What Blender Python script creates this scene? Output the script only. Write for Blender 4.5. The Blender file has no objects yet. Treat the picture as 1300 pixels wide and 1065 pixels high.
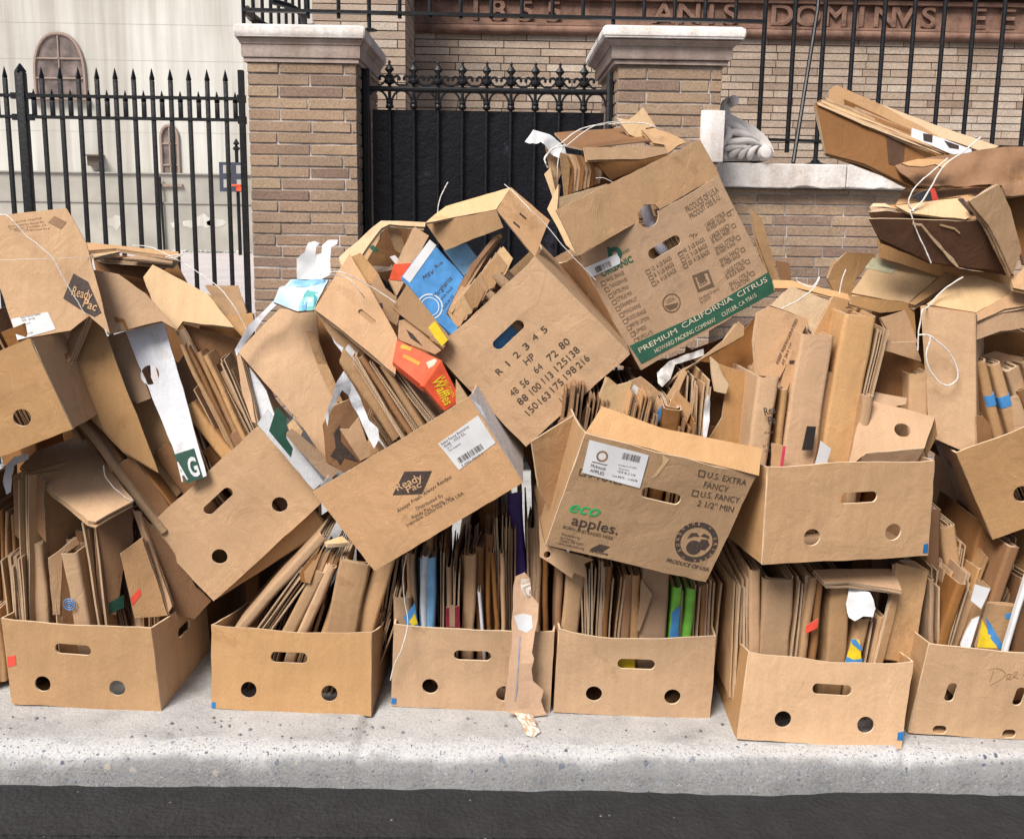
import bpy, bmesh, math, random
from mathutils import Vector as V, Matrix as M, noise
rnd = random.Random(11)
sc = bpy.context.scene
col = sc.collection
R = math.radians
# ---------------------------------------------------------------- camera
FOC, PITCH, ROLL, YAW, EYE = 1250.0, R(10.07), .0145, .012, V((0, 0, 1.5))
FW = V((math.sin(YAW)*math.cos(PITCH), math.cos(YAW)*math.cos(PITCH), -math.sin(PITCH)))
R0 = V((math.cos(YAW), -math.sin(YAW), 0)); U0 = R0.cross(FW)
RT = R0*math.cos(ROLL) + U0*math.sin(ROLL); UP = U0*math.cos(ROLL) - R0*math.sin(ROLL)
cd = bpy.data.cameras.new('camera'); cam = bpy.data.objects.new('camera', cd); col.objects.link(cam)
cd.sensor_fit = 'HORIZONTAL'; cd.sensor_width = 36; cd.lens = FOC/1300*36
cd.shift_y = -45.5/1300; cd.clip_start = .05; cd.clip_end = 1000
cam.matrix_world = M(((RT.x, UP.x, -FW.x, EYE.x), (RT.y, UP.y, -FW.y, EYE.y), (RT.z, UP.z, -FW.z, EYE.z), (0, 0, 0, 1)))
sc.camera = cam
# ---------------------------------------------------------------- light
w = bpy.data.worlds.new('World'); sc.world = w; w.use_nodes = True
SUN_EL, SUN_AZ = R(50), R(214)          # azimuth: the sun stands behind the camera, to its left
nt = w.node_tree; bg = nt.nodes['Background']; sk = nt.nodes.new('ShaderNodeTexSky')
sk.sky_type = 'NISHITA'; sk.sun_disc = False; sk.sun_elevation = SUN_EL; sk.sun_rotation = SUN_AZ
sk.air_density = 1.0; sk.dust_density = 4.0; sk.ozone_density = .6
nt.links.new(sk.outputs[0], bg.inputs[0]); bg.inputs[1].default_value = .072
sl = bpy.data.lights.new('sun', 'SUN'); sl.energy = 3.4; sl.angle = R(24); sl.color = (1, .95, .87)
so = bpy.data.objects.new('sun', sl); col.objects.link(so)
sd = V((math.sin(SUN_AZ)*math.cos(SUN_EL), math.cos(SUN_AZ)*math.cos(SUN_EL), math.sin(SUN_EL)))
so.rotation_euler = sd.to_track_quat('Z', 'Y').to_euler()
sc.view_settings.view_transform = 'Standard'; sc.view_settings.look = 'None'
sc.view_settings.exposure = 0.47; sc.view_settings.gamma = 1
sc.cycles.max_bounces = 6; sc.cycles.diffuse_bounces = 2; sc.cycles.use_denoising = True

# ---------------------------------------------------------------- geometry helpers
def ray(px, py): return FW + RT*((px-650)/FOC) + UP*((487-py)/FOC)
def at(px, py, Y):
    d = ray(px, py); return EYE + d*(Y/d.y)
def tag(o, label=None, cat=None, group=None, kind=None):
    if label: o['label'] = label
    if cat: o['category'] = cat
    if group: o['group'] = group
    if kind: o['kind'] = kind
    return o
def link(name, me, mats, parent=None, mw=None, smooth=True, ang=.6):
    o = bpy.data.objects.new(name, me); col.objects.link(o)
    for m in (mats if isinstance(mats, (list, tuple)) else [mats]): me.materials.append(m)
    if smooth and len(me.polygons):
        me.polygons.foreach_set('use_smooth', [True]*len(me.polygons)); me.set_sharp_from_angle(angle=ang)
    if parent: o.parent = parent
    if mw is not None: o.matrix_local = mw
    return o
def bm2me(bm, name='m'):
    me = bpy.data.meshes.new(name); bm.to_mesh(me); bm.free(); return me
def obj(name, bm, mats, parent=None, mw=None, smooth=True, ang=.6): return link(name, bm2me(bm), mats, parent, mw, smooth, ang)
def empty(name, loc=(0, 0, 0), mw=None):
    o = bpy.data.objects.new(name, None); col.objects.link(o); o.empty_display_size = .1
    if mw is not None: o.matrix_world = mw
    else: o.location = loc
    return o
def box(bm, lo, hi, mi=0, bev=0):
    x0, y0, z0 = lo; x1, y1, z1 = hi
    vs = [bm.verts.new(c) for c in ((x0,y0,z0),(x1,y0,z0),(x1,y1,z0),(x0,y1,z0),(x0,y0,z1),(x1,y0,z1),(x1,y1,z1),(x0,y1,z1))]
    fs = [bm.faces.new([vs[i] for i in q]) for q in ((0,1,5,4),(1,2,6,5),(2,3,7,6),(3,0,4,7),(4,5,6,7),(3,2,1,0))]
    for f in fs: f.material_index = mi
    if bev:
        es = list({e for f in fs for e in f.edges})
        bmesh.ops.bevel(bm, geom=es, offset=bev, segments=2, affect='EDGES', profile=.5)
def beam(bm, a, b, w, h=None, up=None):
    a = V(a); b = V(b); h = h or w; d = (b-a).normalized(); u = V(up) if up else (V((0,1,0)) if abs(d.y) < .9 else V((0,0,1)))
    s = d.cross(u).normalized(); t = s.cross(d)
    ra = [bm.verts.new(p + s*(i*w/2) + t*(j*h/2)) for p in (a, b) for i, j in ((-1,-1),(1,-1),(1,1),(-1,1))]
    for i in range(4): bm.faces.new((ra[i], ra[(i+1)%4], ra[4+(i+1)%4], ra[4+i]))
    bm.faces.new(ra[3::-1]); bm.faces.new(ra[4:])
def tube(bm, pts, r, n=8, closed=False):
    pts = [V(p) for p in pts]; rings = []; N = len(pts)
    prev = None
    for i, p in enumerate(pts):
        d = (pts[(i+1)%N]-pts[i-1]) if closed or 0 < i < N-1 else (pts[1]-pts[0] if i == 0 else pts[-1]-pts[-2])
        if d.length < 1e-9: d = V((0,0,1))
        d.normalize()
        s = (prev - d*prev.dot(d)) if prev is not None else d.cross(V((0,1,0)) if abs(d.y) < .9 else V((1,0,0)))
        s.normalize(); prev = s; t = d.cross(s)
        rr = r[i] if isinstance(r, (list, tuple)) else r
        rings.append([bm.verts.new(p + s*(rr*math.cos(k*2*math.pi/n)) + t*(rr*math.sin(k*2*math.pi/n))) for k in range(n)])
    for i in range(N if closed else N-1):
        A = rings[i]; B = rings[(i+1)%N]
        for k in range(n): bm.faces.new((A[k], A[(k+1)%n], B[(k+1)%n], B[k]))
    if not closed: bm.faces.new(rings[0][::-1]); bm.faces.new(rings[-1])
def lathe(bm, c, prof, n=16, axis='z', sx=1, sy=1):
    rings = []
    for r, z in prof:
        ring = []
        for k in range(n):
            a = k*2*math.pi/n; p = (r*math.cos(a)*sx, r*math.sin(a)*sy, z)
            if axis == 'y': p = (p[0], p[2], p[1])
            ring.append(bm.verts.new(V(c)+V(p)))
        rings.append(ring)
    for A, B in zip(rings, rings[1:]):
        for k in range(n): bm.faces.new((A[k], A[(k+1)%n], B[(k+1)%n], B[k]))
    bm.faces.new(rings[0][::-1]); bm.faces.new(rings[-1])
def spline(pts, k=8):
    pts = [V(p) for p in pts]; out = []
    P = [pts[0]*2-pts[1]] + pts + [pts[-1]*2-pts[-2]]
    for i in range(1, len(P)-2):
        a, b, c, d = P[i-1:i+3]
        for j in range(k):
            t = j/k; out.append(.5*((2*b)+(c-a)*t+(2*a-5*b+4*c-d)*t*t+(3*b-a-3*c+d)*t**3))
    out.append(pts[-1]); return out

# ---------------------------------------------------------------- materials
def mat(name): 
    m = bpy.data.materials.new(name); m.use_nodes = True; n = m.node_tree.nodes; b = n['Principled BSDF']
    return m, n, m.node_tree.links, b
def nd(n, t, **k):
    x = n.new(t)
    for a, b in k.items():
        if hasattr(x, a): setattr(x, a, b)
        else: x.inputs[a.replace('_', ' ')].default_value = b
    return x
def ramp(n, stops, interp='LINEAR'):
    r = n.new('ShaderNodeValToRGB'); e = r.color_ramp.elements; r.color_ramp.interpolation = interp
    while len(e) < len(stops): e.new(.5)
    for k, (p, c) in zip(e, stops): k.position = p; k.color = (*c, 1) if len(c) == 3 else c
    return r
def mixc(n, l, fac, a, b, mode='MIX'):
    x = n.new('ShaderNodeMix'); x.data_type = 'RGBA'; x.blend_type = mode
    for s, v in ((0, fac), (6, a), (7, b)):
        if isinstance(v, bpy.types.NodeSocket): l.new(v, x.inputs[s])
        else: x.inputs[s].default_value = v if s == 0 else (*v, 1)
    return x.outputs[2]
def mth(n, l, op, a, b=None, c=None):
    x = n.new('ShaderNodeMath'); x.operation = op
    for i, v in enumerate((a, b, c)):
        if v is None: continue
        if isinstance(v, bpy.types.NodeSocket): l.new(v, x.inputs[i])
        else: x.inputs[i].default_value = v
    return x.outputs[0]
def bump(n, l, b, h, strength, dist):
    x = nd(n, 'ShaderNodeBump', Strength=strength, Distance=dist); l.new(h, x.inputs['Height']); l.new(x.outputs[0], b.inputs['Normal']); return x
def plain(name, c, rough=.6, metal=0, nz=.12, scale=30, bmp=.15, spec=.5):
    m, n, l, b = mat(name); tc = nd(n, 'ShaderNodeTexCoord')
    a = nd(n, 'ShaderNodeTexNoise', Scale=scale, Detail=4.0); l.new(tc.outputs['Object'], a.inputs['Vector'])
    k = [max(0, x*(1-nz*2)) for x in c]; h = [min(1, x*(1+nz)) for x in c]
    r = ramp(n, ((.3, k), (.7, h))); l.new(a.outputs[0], r.inputs[0]); l.new(r.outputs[0], b.inputs['Base Color'])
    b.inputs['Roughness'].default_value = rough; b.inputs['Metallic'].default_value = metal
    b.inputs['Specular IOR Level'].default_value = spec
    bump(n, l, b, a.outputs[0], bmp, .004); return m
def kraft(name, c, dark=.7, flute=.25, sheen=.0):
    """paper liner of corrugated board: fibres, blotches, faint flutes, creases; every carton a slightly different brown"""
    m, n, l, b = mat(name); tc = nd(n, 'ShaderNodeTexCoord'); oi = nd(n, 'ShaderNodeObjectInfo')
    ad = nd(n, 'ShaderNodeVectorMath', operation='ADD'); l.new(tc.outputs['Object'], ad.inputs[0])
    cx = nd(n, 'ShaderNodeCombineXYZ'); s = mth(n, l, 'MULTIPLY', oi.outputs['Random'], 37.0)
    for i in range(3): l.new(s, cx.inputs[i])
    l.new(cx.outputs[0], ad.inputs[1])
    big = nd(n, 'ShaderNodeTexNoise', Scale=4.0, Detail=5.0, Roughness=.6); l.new(ad.outputs[0], big.inputs['Vector'])
    fib = nd(n, 'ShaderNodeTexNoise', Scale=160.0, Detail=3.0); l.new(ad.outputs[0], fib.inputs['Vector'])
    st = nd(n, 'ShaderNodeMapping'); st.inputs['Scale'].default_value = (14, 14, 1.5); l.new(ad.outputs[0], st.inputs[0])
    strk = nd(n, 'ShaderNodeTexNoise', Scale=3.0, Detail=3.0); l.new(st.outputs[0], strk.inputs['Vector'])
    r1 = ramp(n, ((.25, [x*(.5+dark/2) for x in c]), (.5, c), (.8, [min(1, x*1.07) for x in c]))); l.new(big.outputs[0], r1.inputs[0])
    r2 = ramp(n, ((.3, (.93,)*3), (.7, (1.04,)*3))); l.new(fib.outputs[0], r2.inputs[0])
    r3 = ramp(n, ((.3, (.94, .935, .92)), (.7, (1.03, 1.03, 1.03)))); l.new(strk.outputs[0], r3.inputs[0])
    o = mixc(n, l, 1.0, r1.outputs[0], r2.outputs[0], 'MULTIPLY'); o = mixc(n, l, 1.0, o, r3.outputs[0], 'MULTIPLY')
    sc1 = nd(n, 'ShaderNodeTexNoise', Scale=7.0, Detail=8.0, Roughness=.7, Distortion=.6); l.new(ad.outputs[0], sc1.inputs['Vector'])
    r4 = ramp(n, ((.0, (1, 1, 1)), (.60, (1, 1, 1)), (.66, (.80, .77, .73)), (.72, (.93, .92, .90)), (1, (.9, .88, .86)))); l.new(sc1.outputs[0], r4.inputs[0]); o = mixc(n, l, .8, o, r4.outputs[0], 'MULTIPLY')
    hv = nd(n, 'ShaderNodeHueSaturation'); l.new(o, hv.inputs['Color'])
    l.new(mth(n, l, 'MULTIPLY_ADD', oi.outputs['Random'], .46, .74), hv.inputs['Value'])
    rs = mth(n, l, 'FRACT', mth(n, l, 'MULTIPLY', oi.outputs['Random'], 7.31))
    l.new(mth(n, l, 'MULTIPLY_ADD', rs, .24, .86), hv.inputs['Saturation'])
    l.new(hv.outputs[0], b.inputs['Base Color']); b.inputs['Roughness'].default_value = .72; b.inputs['Specular IOR Level'].default_value = .35
    wv = nd(n, 'ShaderNodeTexWave', Scale=42.0, Distortion=1.5, Detail=1.0); wv.bands_direction = 'X'; l.new(tc.outputs['Object'], wv.inputs['Vector'])
    cr = nd(n, 'ShaderNodeTexNoise', Scale=9.0, Detail=6.0, Roughness=.55, Distortion=1.2); l.new(ad.outputs[0], cr.inputs['Vector'])
    h = mth(n, l, 'ADD', mth(n, l, 'MULTIPLY', wv.outputs['Fac'], .05*flute/.25), mth(n, l, 'MULTIPLY', cr.outputs[0], 1.6))
    h = mth(n, l, 'ADD', h, mth(n, l, 'MULTIPLY', fib.outputs[0], .06))
    wp = nd(n, 'ShaderNodeVectorMath', operation='MULTIPLY_ADD'); l.new(big.outputs['Color'], wp.inputs[0]); wp.inputs[1].default_value = (.25,)*3; l.new(ad.outputs[0], wp.inputs[2])
    cv = nd(n, 'ShaderNodeTexVoronoi', Scale=4.5); cv.feature = 'DISTANCE_TO_EDGE'; l.new(wp.outputs[0], cv.inputs['Vector'])
    ln = mth(n, l, 'MAXIMUM', mth(n, l, 'SUBTRACT', 1.0, mth(n, l, 'DIVIDE', cv.outputs['Distance'], .028)), 0.0)   # handling creases
    h = mth(n, l, 'SUBTRACT', h, mth(n, l, 'MULTIPLY', mth(n, l, 'MULTIPLY', ln, mth(n, l, 'GREATER_THAN', strk.outputs[0], .53)), .17))
    bump(n, l, b, h, .28, .010); return m
def edge_mat(name, lite, drk):
    """cut edge of corrugated board: two liners with the wavy flute between (u along the edge in metres, v across)"""
    m, n, l, b = mat(name); uv = nd(n, 'ShaderNodeUVMap'); sp = nd(n, 'ShaderNodeSeparateXYZ'); l.new(uv.outputs[0], sp.inputs[0])
    s = mth(n, l, 'SINE', mth(n, l, 'MULTIPLY', sp.outputs[0], 800.0))
    d = mth(n, l, 'ABSOLUTE', mth(n, l, 'SUBTRACT', mth(n, l, 'SUBTRACT', sp.outputs[1], .5), mth(n, l, 'MULTIPLY', s, .33)))
    li = mth(n, l, 'GREATER_THAN', mth(n, l, 'ABSOLUTE', mth(n, l, 'SUBTRACT', sp.outputs[1], .5)), .36)
    fl = mth(n, l, 'LESS_THAN', d, .17); k = mth(n, l, 'MAXIMUM', li, fl)
    no = nd(n, 'ShaderNodeTexNoise', Scale=14.0); tc = nd(n, 'ShaderNodeTexCoord'); l.new(tc.outputs['Object'], no.inputs['Vector'])
    r = ramp(n, ((.3, [x*.7 for x in lite]), (.65, lite))); l.new(no.outputs[0], r.inputs[0])
    l.new(mixc(n, l, k, drk, r.outputs[0]), b.inputs['Base Color']); b.inputs['Roughness'].default_value = .85  # drk puts the shadow of the flute cavities into the colour
    return m
KR = kraft('kraft_board', (.52, .316, .163))
KP = kraft('pinkish_kraft_board', (.50, .305, .168))
KD = kraft('dark_and_shaded_kraft', (.27, .13, .052), dark=.6)  # real dark board, also board with shade put into its colour
KL = kraft('pale_kraft_board', (.66, .46, .27))
KW = kraft('white_liner_board', (.72, .74, .80), dark=.85)
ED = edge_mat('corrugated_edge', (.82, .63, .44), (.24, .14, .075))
EF = edge_mat('shaded_corrugated_edge', (.52, .34, .20), (.12, .06, .03))  # darker copy of the edge colours, gap shade put into them
EW = edge_mat('corrugated_edge_white', (.75, .70, .62), (.25, .16, .09))
def ink(name, c, worn=(.26, .16, .09)):
    m, n, l, b = mat(name); tc = nd(n, 'ShaderNodeTexCoord'); a = nd(n, 'ShaderNodeTexNoise', Scale=170.0, Detail=3.0, Roughness=.7); l.new(tc.outputs['Object'], a.inputs['Vector'])
    r = ramp(n, ((.35, c), (.62, [x*1.5 for x in c]), (.74, worn))); l.new(a.outputs[0], r.inputs[0]); l.new(r.outputs[0], b.inputs['Base Color']); b.inputs['Roughness'].default_value = .75; return m
INK = ink('dark_ink', (.045, .03, .025))
GINK = plain('green_ink', (.02, .20, .12), .65, nz=.15); EGR = plain('bright_green_ink', (.03, .42, .13), .6)
DGR = plain('dark_green_ink', (.012, .07, .045), .6)
FKR = plain('faded_brown_ink', (.27, .15, .08), .7)
KTX = plain('kraft_knockout', (.60, .37, .20), .7)
WH = plain('white_paper', (.70, .71, .74), .55, nz=.08, scale=9)
BL = plain('blue_print', (.07, .27, .60), .5); LB = plain('light_blue_print', (.22, .48, .78), .45)
RD = plain('red_tape', (.75, .08, .05), .5); OR = plain('orange_red_print', (.82, .11, .045), .4); YE = plain('yellow_print', (.85, .62, .03), .5)
PU = plain('purple_print', (.07, .04, .25), .5); LG = plain('lime_print', (.22, .62, .08), .45)
TW = plain('white_twine', (.76, .74, .71), .6, scale=200)
BT = plain('blue_tape', (.02, .16, .42), .5)
def tape_mat():
    m, n, l, b = mat('packing_tape'); b.inputs['Base Color'].default_value = (.72, .62, .52, 1); b.inputs['Roughness'].default_value = .16
    tc = nd(n, 'ShaderNodeTexCoord'); a = nd(n, 'ShaderNodeTexNoise', Scale=25.0, Detail=5.0, Distortion=2.0); l.new(tc.outputs['Object'], a.inputs['Vector'])
    bump(n, l, b, a.outputs[0], .8, .01); b.inputs['Coat Weight'].default_value = .6
    r = ramp(n, ((.4, (.50, .33, .20)), (.62, (.82, .78, .74)))); l.new(a.outputs[0], r.inputs[0]); l.new(r.outputs[0], b.inputs['Base Color'])
    return m
TP = tape_mat()
def iron():
    m, n, l, b = mat('black_painted_iron'); tc = nd(n, 'ShaderNodeTexCoord')
    a = nd(n, 'ShaderNodeTexNoise', Scale=60.0, Detail=4.0); l.new(tc.outputs['Object'], a.inputs['Vector'])
    r = ramp(n, ((.3, (.004, .0045, .006)), (.75, (.014, .015, .02)))); l.new(a.outputs[0], r.inputs[0]); l.new(r.outputs[0], b.inputs['Base Color'])
    b.inputs['Roughness'].default_value = .42; b.inputs['Specular IOR Level'].default_value = .35; bump(n, l, b, a.outputs[0], .4, .004); return m
IR = iron()
def gatepanel():
    m, n, l, b = mat('black_painted_sheet'); tc = nd(n, 'ShaderNodeTexCoord')
    a = nd(n, 'ShaderNodeTexNoise', Scale=28.0, Detail=6.0, Roughness=.65); l.new(tc.outputs['Object'], a.inputs['Vector'])
    c = nd(n, 'ShaderNodeTexNoise', Scale=3.2, Detail=8.0, Roughness=.75); l.new(tc.outputs['Object'], c.inputs['Vector'])
    r = ramp(n, ((.3, (.0025, .0025, .004)), (.60, (.007, .007, .011)), (.74, (.05, .05, .07)))); l.new(c.outputs[0], r.inputs[0]); l.new(r.outputs[0], b.inputs['Base Color'])
    b.inputs['Roughness'].default_value = .36; b.inputs['Specular IOR Level'].default_value = .3; bump(n, l, b, a.outputs[0], .45, .010); return m
GP = gatepanel()
def brick(name, cols, dirt=.75):
    m, n, l, b = mat(name); g = nd(n, 'ShaderNodeNewGeometry'); tc = nd(n, 'ShaderNodeTexCoord')
    r = ramp(n, [(i/(len(cols)-1) if len(cols) > 1 else 0, c) for i, c in enumerate(cols)]); l.new(g.outputs['Random Per Island'], r.inputs[0])
    a = nd(n, 'ShaderNodeTexNoise', Scale=2.2, Detail=6.0, Roughness=.65); l.new(tc.outputs['Object'], a.inputs['Vector'])
    f = nd(n, 'ShaderNodeTexNoise', Scale=90.0, Detail=4.0); l.new(tc.outputs['Object'], f.inputs['Vector'])
    r2 = ramp(n, ((.32, (dirt,)*3), (.65, (1.08,)*3))); l.new(a.outputs[0], r2.inputs[0])
    r3 = ramp(n, ((.3, (.72,)*3), (.7, (1.15,)*3))); l.new(f.outputs[0], r3.inputs[0])
    o = mixc(n, l, 1.0, r.outputs[0], r2.outputs[0], 'MULTIPLY'); o = mixc(n, l, 1.0, o, r3.outputs[0], 'MULTIPLY')
    l.new(o, b.inputs['Base Color']); b.inputs['Roughness'].default_value = .85; bump(n, l, b, f.outputs[0], .5, .006); return m
BK1 = brick('roman_brick_pier', ((.37,.25,.17), (.43,.30,.20), (.31,.205,.15), (.46,.335,.225), (.37,.255,.18), (.26,.175,.135), (.42,.30,.21), (.35,.23,.16)))
BK2 = brick('roman_brick_church', ((.46,.35,.27), (.54,.43,.34), (.37,.27,.205), (.58,.49,.41), (.47,.36,.28), (.32,.23,.175)))
MO1 = plain('grey_mortar', (.46, .43, .42), .9, nz=.3, scale=12); MO2 = plain('dark_mortar', (.13, .085, .07), .9, nz=.2, scale=12)
def fixn(bm): bmesh.ops.recalc_face_normals(bm, faces=bm.faces); return bm
def stone(name, c, st, sc_=3.0, bm_=.4):
    m, n, l, b = mat(name); tc = nd(n, 'ShaderNodeTexCoord')
    a = nd(n, 'ShaderNodeTexNoise', Scale=sc_, Detail=8.0, Roughness=.7); l.new(tc.outputs['Object'], a.inputs['Vector'])
    f = nd(n, 'ShaderNodeTexNoise', Scale=70.0, Detail=4.0); l.new(tc.outputs['Object'], f.inputs['Vector'])
    mp = nd(n, 'ShaderNodeMapping'); mp.inputs['Scale'].default_value = (9, 9, .5); l.new(tc.outputs['Object'], mp.inputs[0])
    s = nd(n, 'ShaderNodeTexNoise', Scale=1.5, Detail=4.0); l.new(mp.outputs[0], s.inputs['Vector'])
    r = ramp(n, ((.3, st), (.55, c), (.8, [min(1, x*1.08) for x in c]))); l.new(a.outputs[0], r.inputs[0])
    r2 = ramp(n, ((.3, (.85,)*3), (.7, (1.05,)*3))); l.new(f.outputs[0], r2.inputs[0])
    r3 = ramp(n, ((.35, (.82, .80, .78)), (.6, (1, 1, 1)))); l.new(s.outputs[0], r3.inputs[0])
    o = mixc(n, l, 1.0, r.outputs[0], r2.outputs[0], 'MULTIPLY'); o = mixc(n, l, 1.0, o, r3.outputs[0], 'MULTIPLY')
    l.new(o, b.inputs['Base Color']); b.inputs['Roughness'].default_value = .8; bump(n, l, b, f.outputs[0], bm_, .005); return m
CAPM = stone('painted_brownstone', (.47, .385, .35), (.32, .22, .18)); CAPW = stone('white_painted_stone', (.84, .81, .80), (.68, .58, .53), 5)
CAPS = plain('white_painted_carving', (.84, .79, .76), .65, nz=.06)
TC = stone('terracotta', (.29, .165, .12), (.10, .055, .04), 6); CEM = None
def cement():
    m, n, l, b = mat('pale_stucco'); tc = nd(n, 'ShaderNodeTexCoord'); sp = nd(n, 'ShaderNodeSeparateXYZ'); l.new(tc.outputs['Object'], sp.inputs[0])
    a = nd(n, 'ShaderNodeTexNoise', Scale=.35, Detail=8.0, Roughness=.65); l.new(tc.outputs['Object'], a.inputs['Vector'])
    mp = nd(n, 'ShaderNodeMapping'); mp.inputs['Scale'].default_value = (1.6, 1, .07); l.new(tc.outputs['Object'], mp.inputs[0])
    s = nd(n, 'ShaderNodeTexNoise', Scale=1.2, Detail=6.0, Roughness=.6); l.new(mp.outputs[0], s.inputs['Vector'])
    r = ramp(n, ((.3, (.55, .545, .51)), (.7, (.66, .66, .625)))); l.new(a.outputs[0], r.inputs[0])
    r3 = ramp(n, ((.38, (.70, .68, .65)), (.62, (1, 1, 1)))); l.new(s.outputs[0], r3.inputs[0])
    o = mixc(n, l, 1.0, r.outputs[0], r3.outputs[0], 'MULTIPLY'); l.new(o, b.inputs['Base Color']); b.inputs['Roughness'].default_value = .9
    return m
CEM = cement()
CEG = plain('grey_stucco', (.42, .405, .365), .9, nz=.14, scale=.8, bmp=0)
def concrete():
    m, n, l, b = mat('kerb_concrete'); tc = nd(n, 'ShaderNodeTexCoord')
    a = nd(n, 'ShaderNodeTexNoise', Scale=5.0, Detail=8.0, Roughness=.7); l.new(tc.outputs['Object'], a.inputs['Vector'])
    f = nd(n, 'ShaderNodeTexNoise', Scale=120.0, Detail=5.0, Roughness=.8); l.new(tc.outputs['Object'], f.inputs['Vector'])
    wrp = nd(n, 'ShaderNodeTexNoise', Scale=40.0); l.new(tc.outputs['Object'], wrp.inputs['Vector']); va = nd(n, 'ShaderNodeVectorMath', operation='MULTIPLY_ADD'); l.new(wrp.outputs['Color'], va.inputs[0]); va.inputs[1].default_value = (.022,)*3; l.new(tc.outputs['Object'], va.inputs[2])
    r = ramp(n, ((.3, (.33, .33, .335)), (.5, (.48, .48, .485)), (.72, (.57, .57, .57)))); l.new(a.outputs[0], r.inputs[0])
    r2 = ramp(n, ((.25, (.50,)*3), (.5, (.98,)*3), (.8, (1.12,)*3))); l.new(f.outputs[0], r2.inputs[0])
    sp = nd(n, 'ShaderNodeSeparateXYZ'); l.new(tc.outputs['Object'], sp.inputs[0])
    wn = nd(n, 'ShaderNodeTexNoise', Scale=6.0, Detail=7.0, Roughness=.7); l.new(tc.outputs['Object'], wn.inputs['Vector'])
    def zone(lim, k, soft):                               # wear and dirt that belong to the kerb: reach back from its edge by a ragged line
        return mth(n, l, 'MINIMUM', mth(n, l, 'MAXIMUM', mth(n, l, 'DIVIDE', mth(n, l, 'SUBTRACT', mth(n, l, 'MULTIPLY_ADD', wn.outputs[0], k, lim-k*.5), sp.outputs[1]), soft), 0.0), 1.0)
    worn, face = zone(2.60, .22, .012), zone(2.548, .05, .02)
    def stones(scale, lim, thr, dist):
        v = nd(n, 'ShaderNodeTexVoronoi', Scale=scale); l.new(va.outputs[0], v.inputs['Vector'])
        sc_ = nd(n, 'ShaderNodeSeparateColor'); l.new(v.outputs['Color'], sc_.inputs[0])
        k = mth(n, l, 'MULTIPLY', mth(n, l, 'LESS_THAN', v.outputs['Distance'], dist), mth(n, l, 'GREATER_THAN', sc_.outputs[0], thr))
        c = ramp(n, ((0, (.10, .11, .15)), (.4, (.20, .22, .27)), (.7, (.34, .35, .39)), (1, (.42, .36, .31)))); l.new(sc_.outputs[1], c.inputs[0]); return mth(n, l, 'MULTIPLY', k, worn), c.outputs[0]
    o = mixc(n, l, worn, r.outputs[0], (.56, .56, .57)); o = mixc(n, l, mth(n, l, 'MULTIPLY', face, .85), o, (.22, .22, .225)); o = mixc(n, l, 1.0, o, r2.outputs[0], 'MULTIPLY')
    for q in ((30.0, 0, .90, .28), (70.0, 0, .80, .30), (150.0, 0, .60, .33)):
        k, c = stones(*q); o = mixc(n, l, k, o, c)
    l.new(o, b.inputs['Base Color']); b.inputs['Roughness'].default_value = .85
    bump(n, l, b, mth(n, l, 'ADD', mth(n, l, 'MULTIPLY', f.outputs[0], .6), mth(n, l, 'MULTIPLY', a.outputs[0], 2.0)), .7, .012); return m
CON = concrete()
ASP = stone('asphalt', (.022, .022, .024), (.012, .012, .013), 9, 1.8)
YRD = stone('yard_pavement', (.58, .54, .55), (.48, .44, .45), .8)

# ================================================================ THE SETTING
bm = bmesh.new(); box(bm, (-150, -60, -.3), (150, 2.3, -.105)); tag(obj('road', bm, ASP), kind='structure')
bm = bmesh.new()
prof = [(2.5, -.2), (2.512, -.06), (2.522, -.03), (2.545, -.010), (2.575, -.001)] + [(2.62, 0), (2.7, 0), (3.0, 0)]
xs = [-5+i*.012 for i in range(834)]; rows = []
for (yy, zz) in prof:
    rw = []
    for x in xs:
        g = noise.noise(V((x*3, yy*9, 0)))*.022 + noise.noise(V((x*14, yy*20, 3)))*.009
        k = 1 if yy < 2.57 else (.25 if yy < 2.65 else 0)
        jn = min(abs(x-q) for q in (-1.93, -.38, 1.16, 2.7, -3.5)); g += .0; jz = .012 if jn < .012 else 0
        rw.append(bm.verts.new((x, yy+g*k - .008*x*(yy < 2.6), zz - abs(g)*.7*k + (noise.noise(V((x*6, yy*30, 7)))*.003 if yy < 2.9 else 0) - jz)))
    rows.append(rw)
for A, B in zip(rows, rows[1:]):
    for i in range(len(xs)-1): bm.faces.new((A[i], A[i+1], B[i+1], B[i]))
tag(obj('kerb', bm, CON, smooth=True, ang=1.2), kind='structure')
bm = bmesh.new(); box(bm, (-6, 2.3, -.3), (6, 2.52, -.10)); tag(obj('gutter', bm, ASP), kind='structure')
bm = bmesh.new(); box(bm, (-40, 3.0, -.2), (40, 5.9, -.0)); tag(obj('sidewalk', bm, CON), kind='structure')
bm = bmesh.new(); box(bm, (-60, 5.9, -.2), (60, 120, -.004)); tag(obj('yard', bm, YRD), kind='structure')

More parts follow.
